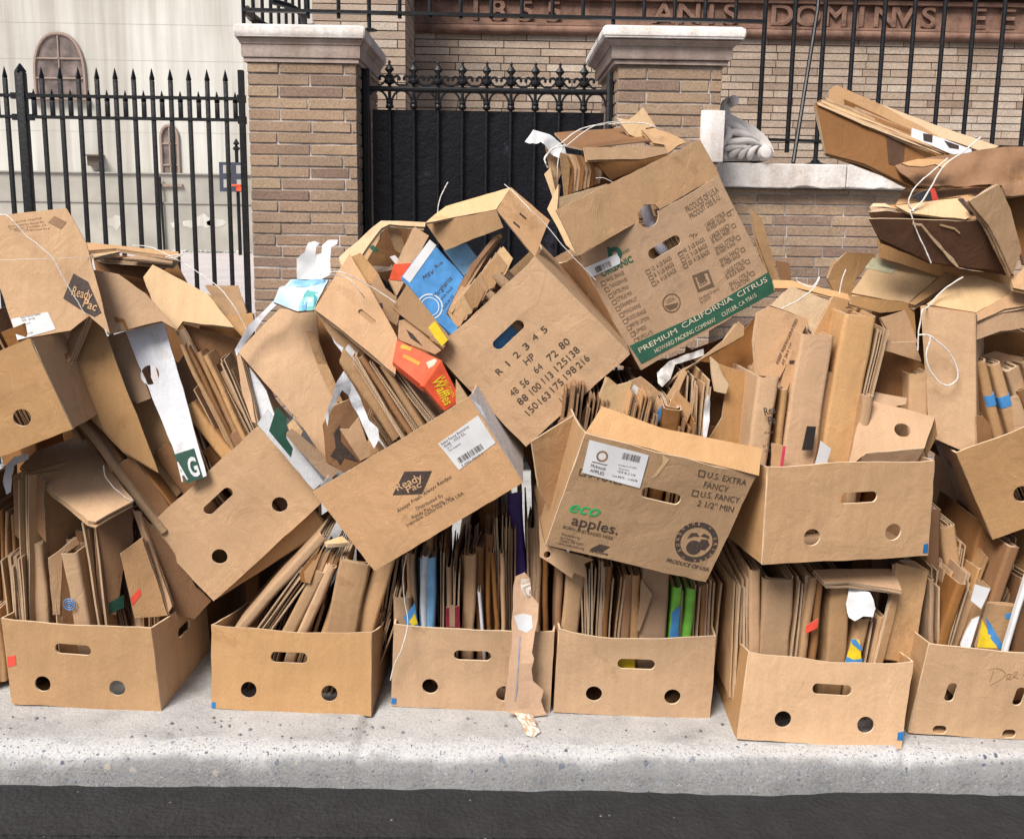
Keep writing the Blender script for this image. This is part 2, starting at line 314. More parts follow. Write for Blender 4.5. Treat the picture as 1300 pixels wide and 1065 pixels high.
def at_z(px, py, Y): return at(px, py, Y).z
def bricks(bm, x0, x1, z0, z1, yf, L=.335, Hc=.0586, jt=.008, dep=.05, seed=0, side=0, irregular=.3):
    """courses of long thin bricks; side: 0 faces -y, +1/-1 faces +-x (then x0..x1 are y)"""
    r = random.Random(seed); z = z0; k = 0
    while z < z1-.01:
        zt = min(z+Hc, z1); x = x0 - (L/2 if k % 2 else 0) - r.random()*irregular*L*.3
        while x < x1-.004:
            l = L*(1 if r.random() > irregular*.6 else r.choice((.45, .62, 1.3))); a = max(x, x0); b = min(x+l, x1)
            if b-a > .015:
                p = r.uniform(-.002, .003); q = jt/2
                if side == 0: box(bm, (a+q, yf-p, z+q), (b-q, yf+dep, zt-q))
                else:
                    xa, xb = (yf-dep, yf+p) if side > 0 else (yf-p, yf+dep); box(bm, (xa, a+q, z+q), (xb, b-q, zt-q))
            x += l
        z = zt; k += 1
def cap(bm, x0, x1, y0, y1, prof, mi=0):
    rings = []
    for o, z in prof: rings.append([bm.verts.new(c) for c in ((x0-o, y0-o, z), (x1+o, y0-o, z), (x1+o, y1+o, z), (x0-o, y1+o, z))])
    for A, B in zip(rings, rings[1:]):
        for k in range(4):
            f = bm.faces.new((A[k], A[(k+1)%4], B[(k+1)%4], B[k])); f.material_index = mi
    bm.faces.new(rings[0][::-1]).material_index = mi; bm.faces.new(rings[-1]).material_index = mi
# two brick gate piers
def pier(xl, xr, ytop, ov, label, seed):
    x0, x1 = at(xl, 90, 5.3).x, at(xr, 90, 5.3).x; zb = at((xl+xr)/2, ytop, 5.3).z
    t = empty('gate_pier', ((x0+x1)/2, 5.3, 0)); tag(t, label, 'brick pier', 'brick piers beside the gate')
    inv = t.matrix_world.copy(); inv.translation = -t.location; y1 = 6.15
    bm = bmesh.new(); box(bm, (x0+.006, 5.306, 0), (x1-.006, y1, zb)); o = obj('mortar_core', bm, MO1, t, M.Translation(-t.location))
    bm = bmesh.new(); bricks(bm, x0, x1, 0, zb, 5.3, seed=seed); bricks(bm, 5.35, y1, 0, zb, x1, seed=seed+5, side=1, dep=.04); bricks(bm, 5.35, y1, 0, zb, x0, seed=seed+6, side=-1, dep=.04)
    bmesh.ops.bevel(bm, geom=list(bm.edges), offset=.003, segments=1, affect='EDGES')
    for v in bm.verts: v.co += noise.noise_vector(v.co*19)*.0028
    obj('brickwork', bm, BK1, t, M.Translation(-t.location))
    s = ov/.09; bm = bmesh.new()
    cap(bm, x0, x1, 5.3, y1, [(.0, zb), (.022*s, zb+.0), (.022*s, zb+.018), (.012*s, zb+.022), (.036*s, zb+.024), (.040*s, zb+.036), (.040*s, zb+.086), (.05*s, zb+.088), (.056*s, zb+.098), (.070*s, zb+.108), (.085*s, zb+.112)])
    obj('cap_moulding', bm, CAPM, t, M.Translation(-t.location), ang=.3)
    bm = bmesh.new(); cap(bm, x0, x1, 5.3, y1, [(.088*s, zb+.116), (.098*s, zb+.125), (.10*s, zb+.16), (.09*s, zb+.178), (.06*s, zb+.184)])
    bmesh.ops.bevel(bm, geom=list(bm.edges), offset=.006, segments=2, affect='EDGES'); obj('cap_slab', bm, CAPW, t, M.Translation(-t.location)); return t, x0, x1, zb
pa = pier(313, 453, 80, .045, 'left brick gate pier with rust-streaked stone cap, joined to the low iron fence', 3)
pb = pier(784, 918, 83, .082, 'right brick gate pier with projecting stone cap, behind the green-printed citrus box', 9)
bm = bmesh.new(); a = at(891, 140, 5.28); b_ = at(917, 206, 5.28); box(bm, (a.x, 5.285, b_.z), (b_.x+.004, 5.6, a.z), bev=.004)
obj('stone_quoin', bm, CAPW, pb[0], M.Translation(-pb[0].location))
# black iron gate between the piers
def gate():
    Y = 5.5; t = empty('iron_gate', at(620, 300, Y)); tag(t, 'black iron gate with fleur finials over a sheet metal panel, between the brick piers', 'gate'); L = M.Translation(-t.location)
    xl, xr = at(472, 120, Y).x, at(768, 120, Y).x; zr = at(620, 115, Y).z; zp = at(620, 141, Y).z; zt = at(620, 79, Y).z
    bm = bmesh.new(); box(bm, (xl, Y+.02, .06), (xr, Y+.03, zp))
    obj('sheet_panel', bm, GP, t, L)
    for x in (xl-.03, xr+.03):
        bm = bmesh.new(); box(bm, (x-.022, Y-.03, 0), (x+.022, Y+.03, zr+.10), bev=.004); 
        sgn = 1 if x < 0 else -1
        for q in (-.05, .05) : box(bm, (x-.008+q*.7*sgn*-1 if q > 0 else x-.008, Y-.05, 0), (x+.008 if q < 0 else x+.008-q*.7*sgn, Y-.02, zr+.06))
        obj('gate_post', bm, IR, t, L)
    bm = bmesh.new(); tube(bm, [(xl-.02, Y, zr), (xr+.02, Y, zr)], .014, 10); obj('top_rail', bm, IR, t, L)
    bm = bmesh.new(); box(bm, (xl, Y-.012, .10), (xr, Y+.012, .15)); obj('bottom_rail', bm, IR, t, L)
    px = [494.6+30.85*i for i in range(9)]; X = [at(p, 115, Y).x for p in px]; dx = X[1]-X[0]
    zc = at(620, 134, Y).z
    for x in X:
        bm = bmesh.new(); tube(bm, [(x, Y, .1), (x, Y, zt-.05)], .009, 8)
        lathe(bm, (x, Y, zc-.012), [(.011, -.015), (.020, -.010), (.022, 0), (.017, .01), (.020, .02), (.012, .03)], 12)
        lathe(bm, (x, Y, zt-.105), [(.012, -.02), (.026, -.012), (.027, 0), (.016, .012)], 12)
        d = .6; lathe(bm, (x, Y, zt-.06), [(.009, -.02), (.010, -.005), (.026, .014), (.013, .030), (.005, .044), (.010, .05), (.002, .062)], 10, sy=.4)
        obj('picket', bm, IR, t, L)
        for s in (-1, 1):
            bm = bmesh.new()
            # upper scroll: rises from rail under collar to a curled leaf
            c = [(x+s*dx*.5, Y, zr+.020), (x+s*dx*.33, Y, zr+.022), (x+s*dx*.17, Y, zr+.045), (x+s*dx*.11, Y, zr+.072), (x+s*.015, Y, zt-.12)]
            tube(bm, spline(c, 5), .0055, 6)
            c = [(x+s*.012, Y, zt-.10), (x+s*.03, Y, zt-.083), (x+s*.046, Y, zt-.082), (x+s*.054, Y, zt-.094), (x+s*.048, Y, zt-.102)]
            tube(bm, spline(c, 5), [.007]*21, 6); obj('scroll', bm, IR, t, L)
    for i, x in enumerate([X[0]-dx]+X):
        bm = bmesh.new(); c = [(x+dx/2+math.cos(a_)*dx*.42, Y, zc+.0+math.sin(a_)*(zr-zc-.008)) for a_ in [math.pi*j/12 for j in range(13)]]
        tube(bm, c, .006, 6); obj('arch_bar', bm, IR, t, L)
gate()
# low fence on the left
def fence_left():
    Y = 5.5; t = empty('iron_fence', (at(150, 300, Y).x, Y, 0)); tag(t, 'low black picket fence with arrow tips in front of the pale wall', 'fence'); L = M.Translation(-t.location)
    zr1, zr2 = at(150, 123.5, Y).z, at(150, 150.5, Y).z; x1 = at(309, 125, Y).x
    for z in (zr1, zr2, .12):
        bm = bmesh.new(); beam(bm, (-6, Y, z), (x1, Y, z), .016, .03, up=(0, 1, 0)); obj('rail', bm, IR, t, L)
    for k in range(-8, 11):
        for q, zt in ((0, at(150, 87, Y).z), (1, at(150, 115, Y).z)):
            px = 54.4+23.25*k+q*11.6
            if abs(px-28) < 9 or px > 303: continue
            x = at(px, 124, Y).x; z0 = .02 if q == 0 else zr2
            bm = bmesh.new(); s = .0105; box(bm, (x-s, Y-s, z0), (x+s, Y+s, zt-.06), bev=.002)
            lathe(bm, (x, Y, zt-.06), [(s*1.1, 0), (s*1.45, .006), (s*.9, .03), (.001, .062)], 4)
            obj('picket', bm, IR, t, L)
    x = at(28, 124, Y).x
    bm = bmesh.new(); s = .024; box(bm, (x-s, Y-s, 0), (x+s, Y+s, at(28, 92, Y).z), bev=.004); lathe(bm, (x, Y, at(28, 92, Y).z), [(s*1.35, 0), (s*1.35, .006), (.004, .045)], 4)
    for z in (zr1, zr2): box(bm, (x-.055, Y-.016, z-.018), (x+.055, Y+.016, z+.014))
    obj('post', bm, IR, t, L)
    bm = bmesh.new(); box(bm, (x1-.004, Y-.09, 0), (x1+.022, Y-.05, at(309, 92, Y).z)); box(bm, (x1-.03, Y-.02, zr1-.02), (x1+.01, Y+.02, zr1+.02)); box(bm, (x1-.03, Y-.02, zr2-.02), (x1+.01, Y+.02, zr2+.02)); obj('wall_bracket', bm, IR, t, L)
fence_left()
# railing carried over the piers
def overthrow():
    Y = 5.42; t = empty('overhead_railing', at(640, 20, Y)); tag(t, 'black railing running high over both gate piers with short bar ends below its rail', 'railing'); L = M.Translation(-t.location)
    a = at(309, 13, Y); b = at(968, 28, Y); zr = (a.z+b.z)/2
    bm = bmesh.new(); beam(bm, (a.x, Y, a.z), (b.x+.01, Y, b.z), .016, .04); obj('rail', bm, IR, t, L)
    bm = bmesh.new(); beam(bm, (a.x, Y, a.z), (a.x, 7.4, a.z), .016, .04, up=(0, 0, 1)); obj('rail', bm, IR, t, L)
    for k in range(15):
        px = 391+38.8*k; x = at(px, 18, Y).x; zl = at(px, 24, Y).z
        if k in (2, 10): zl = at(px, 38, Y).z
        bm = bmesh.new(); tube(bm, [(x, Y, zl), (x, Y, 3.4)], .0105, 8)
        if k in (2, 10): lathe(bm, (x, Y, zl-.005), [(.045, 0), (.04, .006), (.013, .014)], 10)
        obj('bar', bm, IR, t, L)
    for k in range(9):
        y = Y+k*.21; bm = bmesh.new(); tube(bm, [(a.x, y, a.z-(.09 if k % 2 == 0 else .04)), (a.x, y, 3.4)], .0105, 8); obj('bar', bm, IR, t, L)
    bm = bmesh.new(); tube(bm, spline([at(314, 10, 5.5), at(318, 24, 5.6), at(335, 31, 5.7), at(352, 38, 5.8)], 6), .014, 6)
    tube(bm, spline([at(345, 2, 5.5), at(372, 10, 5.6), at(384, 22, 5.7), at(386, 33, 5.8), at(400, 34, 5.8)], 6), .016, 6); obj('scroll_bracket', bm, IR, t, L)
overthrow()
# right: low wall with coping, and the tall fence on it
Yw = 5.62
zc1, zc0 = at(1030, 209, Yw).z, at(1030, 240, Yw).z; xw0 = at(917, 220, Yw).x
t = empty('boundary_wall', (xw0, Yw, 0)); tag(t, 'low brick boundary wall with thick white stone coping, right of the gate', 'wall'); L = M.Translation(-t.location)
bm = bmesh.new(); box(bm, (xw0-.1, Yw+.046, 0), (6, Yw+.35, zc0)); obj('mortar_core', bm, MO1, t, L)
bm = bmesh.new(); bricks(bm, xw0-.1, 5.0, .02, zc0-.002, Yw+.04, seed=21); bmesh.ops.bevel(bm, geom=list(bm.edges), offset=.002, segments=1, affect='EDGES'); obj('brickwork', bm, BK1, t, L)
bm = bmesh.new(); x = xw0-.12
for e in (at(1073, 220, Yw).x, 3.4, 4.6, 6.0): box(bm, (x+.003, Yw-.03, zc0), (e-.002, Yw+.38, zc1), bev=.006); x = e
bmesh.ops.subdivide_edges(bm, edges=[e for e in bm.edges if e.calc_length() > .2], cuts=30, use_grid_fill=True)
for v in bm.verts:
    if v.co.z < zc0+.02 and v.co.y < Yw+.05: v.co.z += abs(noise.noise(v.co*9))*.02; v.co.y += noise.noise(v.co*11)*.01
obj('coping', bm, CAPW, t, L, smooth=False)
def scroll():
    t = empty('stone_scroll', (xw0, Yw, zc1)); tag(t, 'carved white stone leaf scroll standing on the coping against the right pier', 'stone carving'); L = M.Translation(-t.location)
    Y = 5.60; bm = bmesh.new(); q = lambda x, y: at(x, y, Y)
    P = [(917, 140), (924, 142), (934, 148), (946, 154), (960, 162), (972, 171), (981, 184), (984, 195), (978, 204), (917, 205)]
    f = [bm.verts.new(q(*p)) for p in P]; k = [bm.verts.new(q(*p)+V((0, .22, 0))) for p in P]
    bm.faces.new(f); bm.faces.new(k[::-1]); n = len(P)
    for i in range(n): bm.faces.new((f[(i+1)%n], f[i], k[i], k[(i+1)%n]))
    bmesh.ops.bevel(bm, geom=[e for e in bm.edges], offset=.012, segments=2, affect='EDGES'); obj('scroll_body', fixn(bm), CAPS, t, L)
    bm = bmesh.new()
    def leaf(pts, r0, r1, fl=.6):
        c = spline([at(x, y, Y-.005-d) for x, y, d in pts], 6); n = len(c)
        tube(bm, c, [r0*math.sin(math.pi*(i/(n-1))**.7*.93+.2)**.8+r1 for i in range(n)], 10)
    for p in ([(919, 155, 0), (930, 158, .02), (944, 165, .03), (955, 172, .01)], [(920, 168, 0), (934, 168, .03), (950, 172, .04), (964, 179, .01)],
              [(921, 182, .01), (935, 180, .04), (953, 179, .04), (970, 186, .01)], [(920, 190, .01), (934, 186, .03), (948, 188, .03), (958, 198, 0)],
              [(925, 200, 0), (933, 193, .02), (942, 186, .03), (950, 182, .02)], [(938, 202, 0), (942, 195, .02), (948, 188, .03), (958, 182, .02)],
              [(951, 203, 0), (952, 196, .02), (956, 190, .03), (964, 184, .02)], [(922, 158, 0), (926, 170, .03), (921, 180, .02), (918, 188, 0)]):
        leaf(p, .017, .003)
    obj('carved_leaves', fixn(bm), CAPS, t, L)
    bm = bmesh.new(); c = at(970, 194, Y); lathe(bm, (c.x, c.y-.035, c.z), [(.012, -.012), (.03, -.006), (.045, .02), (.05, .1), (.05, .24)], 20, 'y'); obj('volute', fixn(bm), CAPS, t, L); bm = bmesh.new()
    c = at(932, 128, Y); lathe(bm, (c.x, c.y-.02, c.z), [(.01, -.01), (.022, 0), (.030, .03), (.030, .22)], 18, 'y')
    tube(bm, spline([at(926, 126, Y+.06), at(920, 137, Y+.06), at(922, 150, Y+.06), at(930, 158, Y+.06)], 6), [.02+.0012*i for i in range(19)], 10); obj('curl', fixn(bm), CAPS, t, L)
scroll()
def fence_right():
    Y = 5.80; t = empty('tall_fence', (at(1130, 200, Y).x, Y, zc1)); tag(t, 'tall black bar fence on the white coping in front of the church inscription', 'fence'); L = M.Translation(-t.location)
    a = at(957, 177, Y); b = at(1300, 187.5, Y); bm = bmesh.new(); beam(bm, (a.x, Y, a.z), (5.2, Y, a.z+(b.z-a.z)*(5.2-a.x)/(b.x-a.x)), .014, .045); obj('rail', bm, IR, t, L)
    bm = bmesh.new(); beam(bm, (a.x, Y, 3.75), (5.2, Y, 3.75), .014, .045); obj('rail', bm, IR, t, L)
    for k in range(-0, 22):
        px = 962.5+37.1*k; x = at(px, 180, Y).x; zl = at(px, 194 if k % 4 != 2 else 208, Y).z
        if k == 0: zl = at(px, 192, Y).z
        bm = bmesh.new(); tube(bm, [(x, Y, max(zl, zc1-.002)), (x, Y, 3.9)], .0135, 8)
        if k % 4 == 2: lathe(bm, (x, Y, zc1), [(.07, 0), (.055, .012), (.03, .02), (.018, .035)], 12)
        obj('bar', bm, IR, t, L)
    bm = bmesh.new(); tube(bm, [at(1007, 207, Y-.1), at(1038, 12, Y+.25), at(1042, -40, Y+.3)], .012, 8); bmesh.ops.recalc_face_normals(bm, faces=bm.faces); obj('brace', bm, IR, t, L)
fence_right()
# church
def church():
    YM, YB = 8.35, 7.6; t = empty('brick_church', (2, YM, 0)); tag(t, 'tan Roman brick church wall with carved terracotta inscription, behind the gate and fences', 'church'); L = M.Translation(-t.location)
    xb0, xb1 = at(396, 30, YB).x, at(515, 37, YB).x; zt = 3.9; HC = .0612
    bm = bmesh.new(); box(bm, (xb0+.01, YB+.01, 0), (xb1-.01, YM+.3, zt)); box(bm, (xb1-.01, YM+.01, 0), (9, YM+.3, zt)); obj('mortar_core', bm, MO2, t, L)
    bm = bmesh.new(); bricks(bm, xb0, xb1, 1.0, zt, YB, L=.42, Hc=HC, jt=.007, seed=31, irregular=.15)
    bricks(bm, YB+.05, YM, 1.0, zt, xb1, L=.42, Hc=HC, jt=.009, seed=32, side=1, dep=.03); bricks(bm, YB+.05, YM, 1.0, zt, xb0, L=.42, Hc=HC, jt=.007, seed=32, side=-1, dep=.03)
    zi = at(900, 47, YM).z; bricks(bm, xb1, 9, 1.0, zi, YM, L=.37, Hc=HC*.97, jt=.008, seed=33, irregular=.2); obj('brickwork', bm, BK2, t, L, smooth=False)
    # terracotta frieze
    zb = at(900, 34, YM).z; ztp = at(900, 5, YM).z
    bm = bmesh.new(); box(bm, (xb1, YM-.012, zi), (9, YM+.1, zt)); 
    tube(bm, [(xb1, YM-.015, zi+.03), (9, YM-.015, zi+.03)], .042, 16); box(bm, (xb1, YM-.05, zi+.06), (9, YM, zb))
    box(bm, (xb1, YM-.06, ztp), (9, YM, ztp+.035), bev=.006); box(bm, (xb1, YM-.11, ztp+.06), (9, YM, ztp+.16), bev=.015); box(bm, (xb1, YM-.17, ztp+.2), (9, YM, ztp+.5)); obj('frieze', bm, TC, t, L)
    def word(s, xs, hgt):
        for ch, px in zip(s, xs):
            cu = bpy.data.curves.new('c', 'FONT'); cu.body = ch; cu.size = hgt*1.42; cu.extrude = .010; cu.bevel_depth = .005; cu.offset = 0; cu.align_x = 'CENTER'; cu.space_character = 1
            o = bpy.data.objects.new('c', cu); me = bpy.data.meshes.new_from_object(o); bpy.data.objects.remove(o)
            p = at(px, 20, YM); link('carved_letter', me, TC, t, L @ M.Translation((p.x, YM-.028, zb+.012)) @ M.Rotation(R(90), 4, 'X') @ M.Scale(1.15, 4, (1, 0, 0)), ang=.5)
    word('1855', (604, 632, 668, 703), .16); word('ANIS', (842, 874, 902, 926), .16)
    word('DOMINVS', (991, 1024, 1059, 1092, 1122, 1146, 1177), .16); word('EE', (1240, 1277), .16)
church()
# pale building far left, hoop in the yard
def pale():
    Y = 32; t = empty('stucco_building', (-12, Y, 0)); tag(t, 'pale stucco building with pointed church windows far behind the low fence', 'building'); L = M.Translation(-t.location)
    q = lambda x, y, d=0: at(x, y, Y-d)
    zl = q(150, 219).z; zw = q(150, 256).z
    bm = bmesh.new(); box(bm, (-40, Y, zl), (-2, Y+6, 14)); obj('upper_wall', bm, CEM, t, L)
    bm = bmesh.new(); box(bm, (-40, Y-.12, zw), (-2, Y+6, zl-.04)); box(bm, (-40, Y-.16, -.1), (-2, Y+6, zw-.04)); obj('lower_wall', bm, CEG, t, L)
    bm = bmesh.new(); box(bm, (-40, Y-.2, zl-.04), (-2, Y+3, zl)); box(bm, (-40, Y-.2, zw-.04), (-2, Y+3, zw))
    for y in (31, 77, 168): z = q(150, y).z; box(bm, (-40, Y-.003, z), (-2, Y+.1, z+.008))
    for x in (193, 38): X = q(x, 50).x; box(bm, (X, Y-.006, 8), (X+.015, Y+.1, 14))
    obj('wall_joints', bm, plain('joint_grey', (.36, .35, .32), .9), t, L)
    r = random.Random(4)
    for cx, cy, s in ((258, 281, 1), (275, 283, .8), (240, 284, .7), (145, 283, .9), (222, 285, .5), (130, 286, .5)):
        bm = bmesh.new(); c = q(cx, cy, .17); pts = [bm.verts.new((c.x+math.cos(k*.5)*s*.36*r.uniform(.6, 1.2), Y-.168, c.z+math.sin(k*.5)*s*.24*r.uniform(.5, 1.2))) for k in range(12)]; bm.faces.new(pts); obj('plaster_patch', bm, CEM, t, L)
    def arch(cx, w_, yt, yb, extra):
        X = q(cx, yt).x; w2 = w_/2*Y/FOC; zt = q(cx, yt).z; z0 = q(cx, yb).z; sp = zt-w2*1.5
        pr = [(w2, z0), (w2, sp)] + [(w2*math.cos(a_)**.85 if math.cos(a_) > 0 else 0, sp+(zt-sp)*math.sin(a_)) for a_ in [i*math.pi/16 for i in range(1, 8)]] + [(0, zt)]
        pr = pr + [(-a_, b_) for a_, b_ in pr[-2::-1]]
        g = bmesh.new(); g.faces.new([g.verts.new((X+a_, Y-.03, b_)) for a_, b_ in pr]); wd = obj('window', g, GLS, t, L)
        g = bmesh.new(); tube(g, [(X+a_, Y-.05, b_) for a_, b_ in pr], .055, 6); obj('window_frame', g, TC2, wd)
        g = bmesh.new(); tube(g, [(X, Y-.05, z0), (X, Y-.05, zt)], .03, 6)
        for zz in extra: k = q(cx, zz).z; tube(g, [(X-w2, Y-.05, k), (X+w2, Y-.05, k)], .03, 6)
        obj('mullion', g, TC2, wd)
        g = bmesh.new(); box(g, (X-w2-.12, Y-.22, z0-.08), (X+w2+.12, Y, z0)); obj('window_sill', g, TC2, wd)
    arch(73.5, 60, 43, 124, (75, 100)); arch(215, 21, 160, 234, (183, 210))
    a, b = q(111, 197), q(133, 199); bm = bmesh.new(); box(bm, (a.x, Y-.4, b.z), (b.x, Y, a.z)); box(bm, (a.x+.08, Y-.25, q(111, 211).z), (b.x-.1, Y, b.z)); obj('vent_hood', bm, plain('rusty_metal', (.12, .09, .07)), t, L)
    a = q(206, 225); bm = bmesh.new(); tube(bm, [(a.x, Y-.25, a.z), (a.x+.05, Y-.25, 0)], .04, 6); obj('drain_pipe', bm, IR, t, L)
GLS = plain('dusty_glass', (.20, .16, .15), .3, nz=.35, scale=2.5); TC2 = plain('brownstone_trim', (.33, .25, .21), .8)
pale()
def hoop():
    Y = 30; q = lambda x, y: at(x, y, Y); a = q(304, 323); t = empty('basketball_hoop', (a.x, Y, 0)); tag(t, 'basketball hoop on a dark pole in the yard beyond the low fence', 'basketball hoop'); L = M.Translation(-t.location)
    bm = bmesh.new(); tube(bm, [(a.x, Y+.1, 0), (q(299, 190).x, Y+.1, q(299, 192).z)], .055, 8); lathe(bm, (q(299, 190).x, Y+.1, q(299, 192).z), [(.05, 0), (.12, .08), (.03, .16), (.1, .22), (.01, .36)], 8); obj('pole', bm, IR, t, L)
    c, d = q(278, 206), q(313, 244); bm = bmesh.new(); box(bm, (c.x, Y-.02, d.z), (d.x, Y+.02, c.z)); bd = obj('backboard', bm, plain('navy_board', (.05, .06, .09), .4), t, L)
    bm = bmesh.new()
    for i in range(2):
        for j in range(2): x = c.x+.12+i*(d.x-c.x)*.5; z = d.z+.12+j*(c.z-d.z)*.48; box(bm, (x, Y-.03, z), (x+(d.x-c.x)*.3, Y-.022, z+(c.z-d.z)*.28))
    obj('clear_pane', bm, plain('hazy_plastic', (.42, .42, .40), .3), bd)
    e = q(304, 236); bm = bmesh.new(); tube(bm, [(e.x+.2*math.cos(k*.524), Y-.24+.2*math.sin(k*.524), e.z) for k in range(12)], .03, 6, True); box(bm, (e.x-.1, Y-.06, e.z-.16), (e.x+.1, Y-.02, e.z)); obj('hoop_ring', bm, OR, t, L)
hoop()
bm = bmesh.new(); r_ = random.Random(8)
for k in range(420):
    x = r_.uniform(-16, -6.4); y = r_.uniform(31.2, 31.75); s = r_.uniform(.02, .07); lathe(bm, (x, y, 0), [(s, 0), (s*1.1, s*.5), (s*.3, s)], 5)
tag(obj('rubble', bm, [plain('rubble_grey', (.45, .47, .45), .8, nz=.4, scale=2)]), 'line of small rubble along the foot of the pale wall', 'rubble', kind='stuff')
bm = bmesh.new(); r_ = random.Random(5)
for k in range(260):                                      # loose grit along the worn edge and in the gutter
    g_ = r_.random() < .5; x = r_.uniform(-1.9, 1.9); y = r_.uniform(2.60, 2.72) if g_ else r_.uniform(2.2, 2.5); z = .001 if g_ else -.104; s_ = r_.choice((.0015, .002, .003, .005))
    lathe(bm, (x, y, z), [(s_, 0), (s_*r_.uniform(.9, 1.3), s_*.5), (s_*.4, s_)], 5)
tag(obj('grit', bm, plain('grit_grey', (.22, .22, .23), .9, nz=.45, scale=4)), 'loose grit and small stones scattered along the kerb and gutter', 'grit', kind='stuff')
# ================================================================ THE PILE
REG = {'0': (0, 0), '1': (300, 0), '2': (630, 0), '3': (960, 0), '4': (0, 250), '5': (300, 250), '6': (630, 250), '7': (960, 250),
       '8': (0, 500), '9': (300, 500), 'a': (630, 500), 'b': (960, 500), 'c': (0, 720), 'd': (300, 720), 'e': (630, 720), 'f': (960, 720)}
SCL = {'u': 4.096, 'w': 4.643, 'n': 5.0}; REG.update(u=(730, 220), w=(690, 540), n=(540, 370))
def pp(reg, s):
    """'x y x y' in an enlargement of the photograph -> list of points; 'p' reads plain pixels, '7:x,y' inside switches"""
    out = []; r = reg
    toks = s.split() if isinstance(s, str) else s
    i = 0
    while i < len(toks):
        if isinstance(toks[i], str) and toks[i].endswith(':'): r = toks[i][:-1]; i += 1; continue
        x, y = float(toks[i]), float(toks[i+1]); i += 2
        if r != 'p': o = REG[r]; k = SCL.get(r, 3.8035); x, y = o[0]+x/k, o[1]+y/k
        out.append((x, y))
    return out
def nz(p, s, seed=0): return noise.noise(V((p[0]*s+seed*7.3, p[1]*s-seed*3.1, seed*1.7)))
def sheet(name, outline, t, mats, parent=None, mw=None, holes=(), disp=None, cell=.05, jit=.0012, seed=0, local=True):
    """a piece of board: outline in its own plane (x, z), thickness t behind it (+y)"""
    pts = []
    n = len(outline)
    for i in range(n):                                    # hand-cut, handled edges: never quite straight
        a, b = V(outline[i]), V(outline[(i+1) % n]); L = (b-a).length; k = max(1, int(L/.03)); nr = V((-(b-a).y, (b-a).x)).normalized()
        for j in range(k):
            p = a.lerp(b, j/k)
            if j: p = p + nr*(nz(p, 22, seed+3)*jit*2.2 + nz(p, 7, seed)*jit*1.5)
            pts.append((p.x, p.y))
    bm = bmesh.new()
    if holes:
        cu = bpy.data.curves.new('c', 'CURVE'); cu.dimensions = '2D'; cu.fill_mode = 'BOTH'
        for loop in [pts]+list(holes):
            s = cu.splines.new('POLY'); s.points.add(len(loop)-1); s.use_cyclic_u = True
            for q, c in zip(s.points, loop): q.co = (c[0], c[1], 0, 1)
        o = bpy.data.objects.new('c', cu); me = bpy.data.meshes.new_from_object(o); bpy.data.objects.remove(o)
        bm.from_mesh(me); bpy.data.meshes.remove(me)
        for v in bm.verts: v.co = (v.co.x, 0, v.co.y)
        bmesh.ops.remove_doubles(bm, verts=bm.verts, dist=1e-5)
    else:
        bm.faces.new([bm.verts.new((x, 0, z)) for x, z in pts])
    bm.normal_update()
    for f in bm.faces:
        if f.normal.y > 0: f.normal_flip()
    xs = [p[0] for p in pts]; zs = [p[1] for p in pts]
    for ax, lo, hi in ((0, min(xs), max(xs)), (2, min(zs), max(zs))):
        c = lo+cell*.5
        while c < hi:
            co = V((c, 0, 0)) if ax == 0 else V((0, 0, c)); no = V((1, 0, 0)) if ax == 0 else V((0, 0, 1))
            bmesh.ops.bisect_plane(bm, geom=bm.verts[:]+bm.edges[:]+bm.faces[:], dist=1e-6, plane_co=co, plane_no=no); c += cell
    for (qx, qz, dx, dz, k_) in getattr(disp, 'cr', ()): bmesh.ops.bisect_plane(bm, geom=bm.verts[:]+bm.edges[:]+bm.faces[:], dist=1e-6, plane_co=V((qx, 0, qz)), plane_no=V((dx, 0, dz)))
    bmesh.ops.dissolve_degenerate(bm, edges=bm.edges, dist=1e-5)
    uvl = bm.loops.layers.uv.new('UVMap')
    be = [e for e in bm.edges if e.is_boundary]; front = list(bm.faces); mp = {}
    for v in list(bm.verts): mp[v] = bm.verts.new((v.co.x, t, v.co.z))
    for f in front: bm.faces.new([mp[v] for v in reversed(f.verts)])
    for e in be:
        f0 = e.link_faces[0]; l = [l for l in f0.loops if l.edge == e][0]; a, b = l.vert, l.link_loop_next.vert
        f = bm.faces.new((b, a, mp[a], mp[b])); f.material_index = 1; d = (b.co-a.co).normalized()
        for lp, vv, w_ in zip(f.loops, (b, a, a, b), (0, 0, 1, 1)): lp[uvl].uv = (vv.co.dot(d), w_)
    if disp:
        for v in bm.verts: v.co.y += disp(v.co.x, v.co.z)
    return obj(name, bm, mats, parent, mw, ang=.9 if cell < .02 else .13 if getattr(disp, 'cr', ()) else .7)
def frame(pts, Y, gx, gy):
    cx = sum(p[0] for p in pts)/len(pts); cy = sum(p[1] for p in pts)/len(pts)
    A, B, C = at(cx, cy, Y), at(cx+100, cy, Y+gx), at(cx, cy+100, Y+gy)
    n = (B-A).cross(C-A).normalized()
    if n.dot(ray(cx, cy)) > 0: n = -n                     # faces the viewer
    ey = -n; ez = V((0, 0, 1)) - n*n.z
    if ez.length < .05: ez = V((0, 1, 0)) - n*n.y
    ez.normalize(); ex = ey.cross(ez)
    m = M(((ex.x, ey.x, ez.x, A.x), (ex.y, ey.y, ez.y, A.y), (ex.z, ey.z, ez.z, A.z), (0, 0, 0, 1)))
    return m
def onplane(m, px, py):
    d = ray(px, py); n = V((m[0][1], m[1][1], m[2][1])); o = m.translation; s = (o-EYE).dot(n)/d.dot(n)
    l = m.inverted() @ (EYE+d*s); return (l.x, l.z)
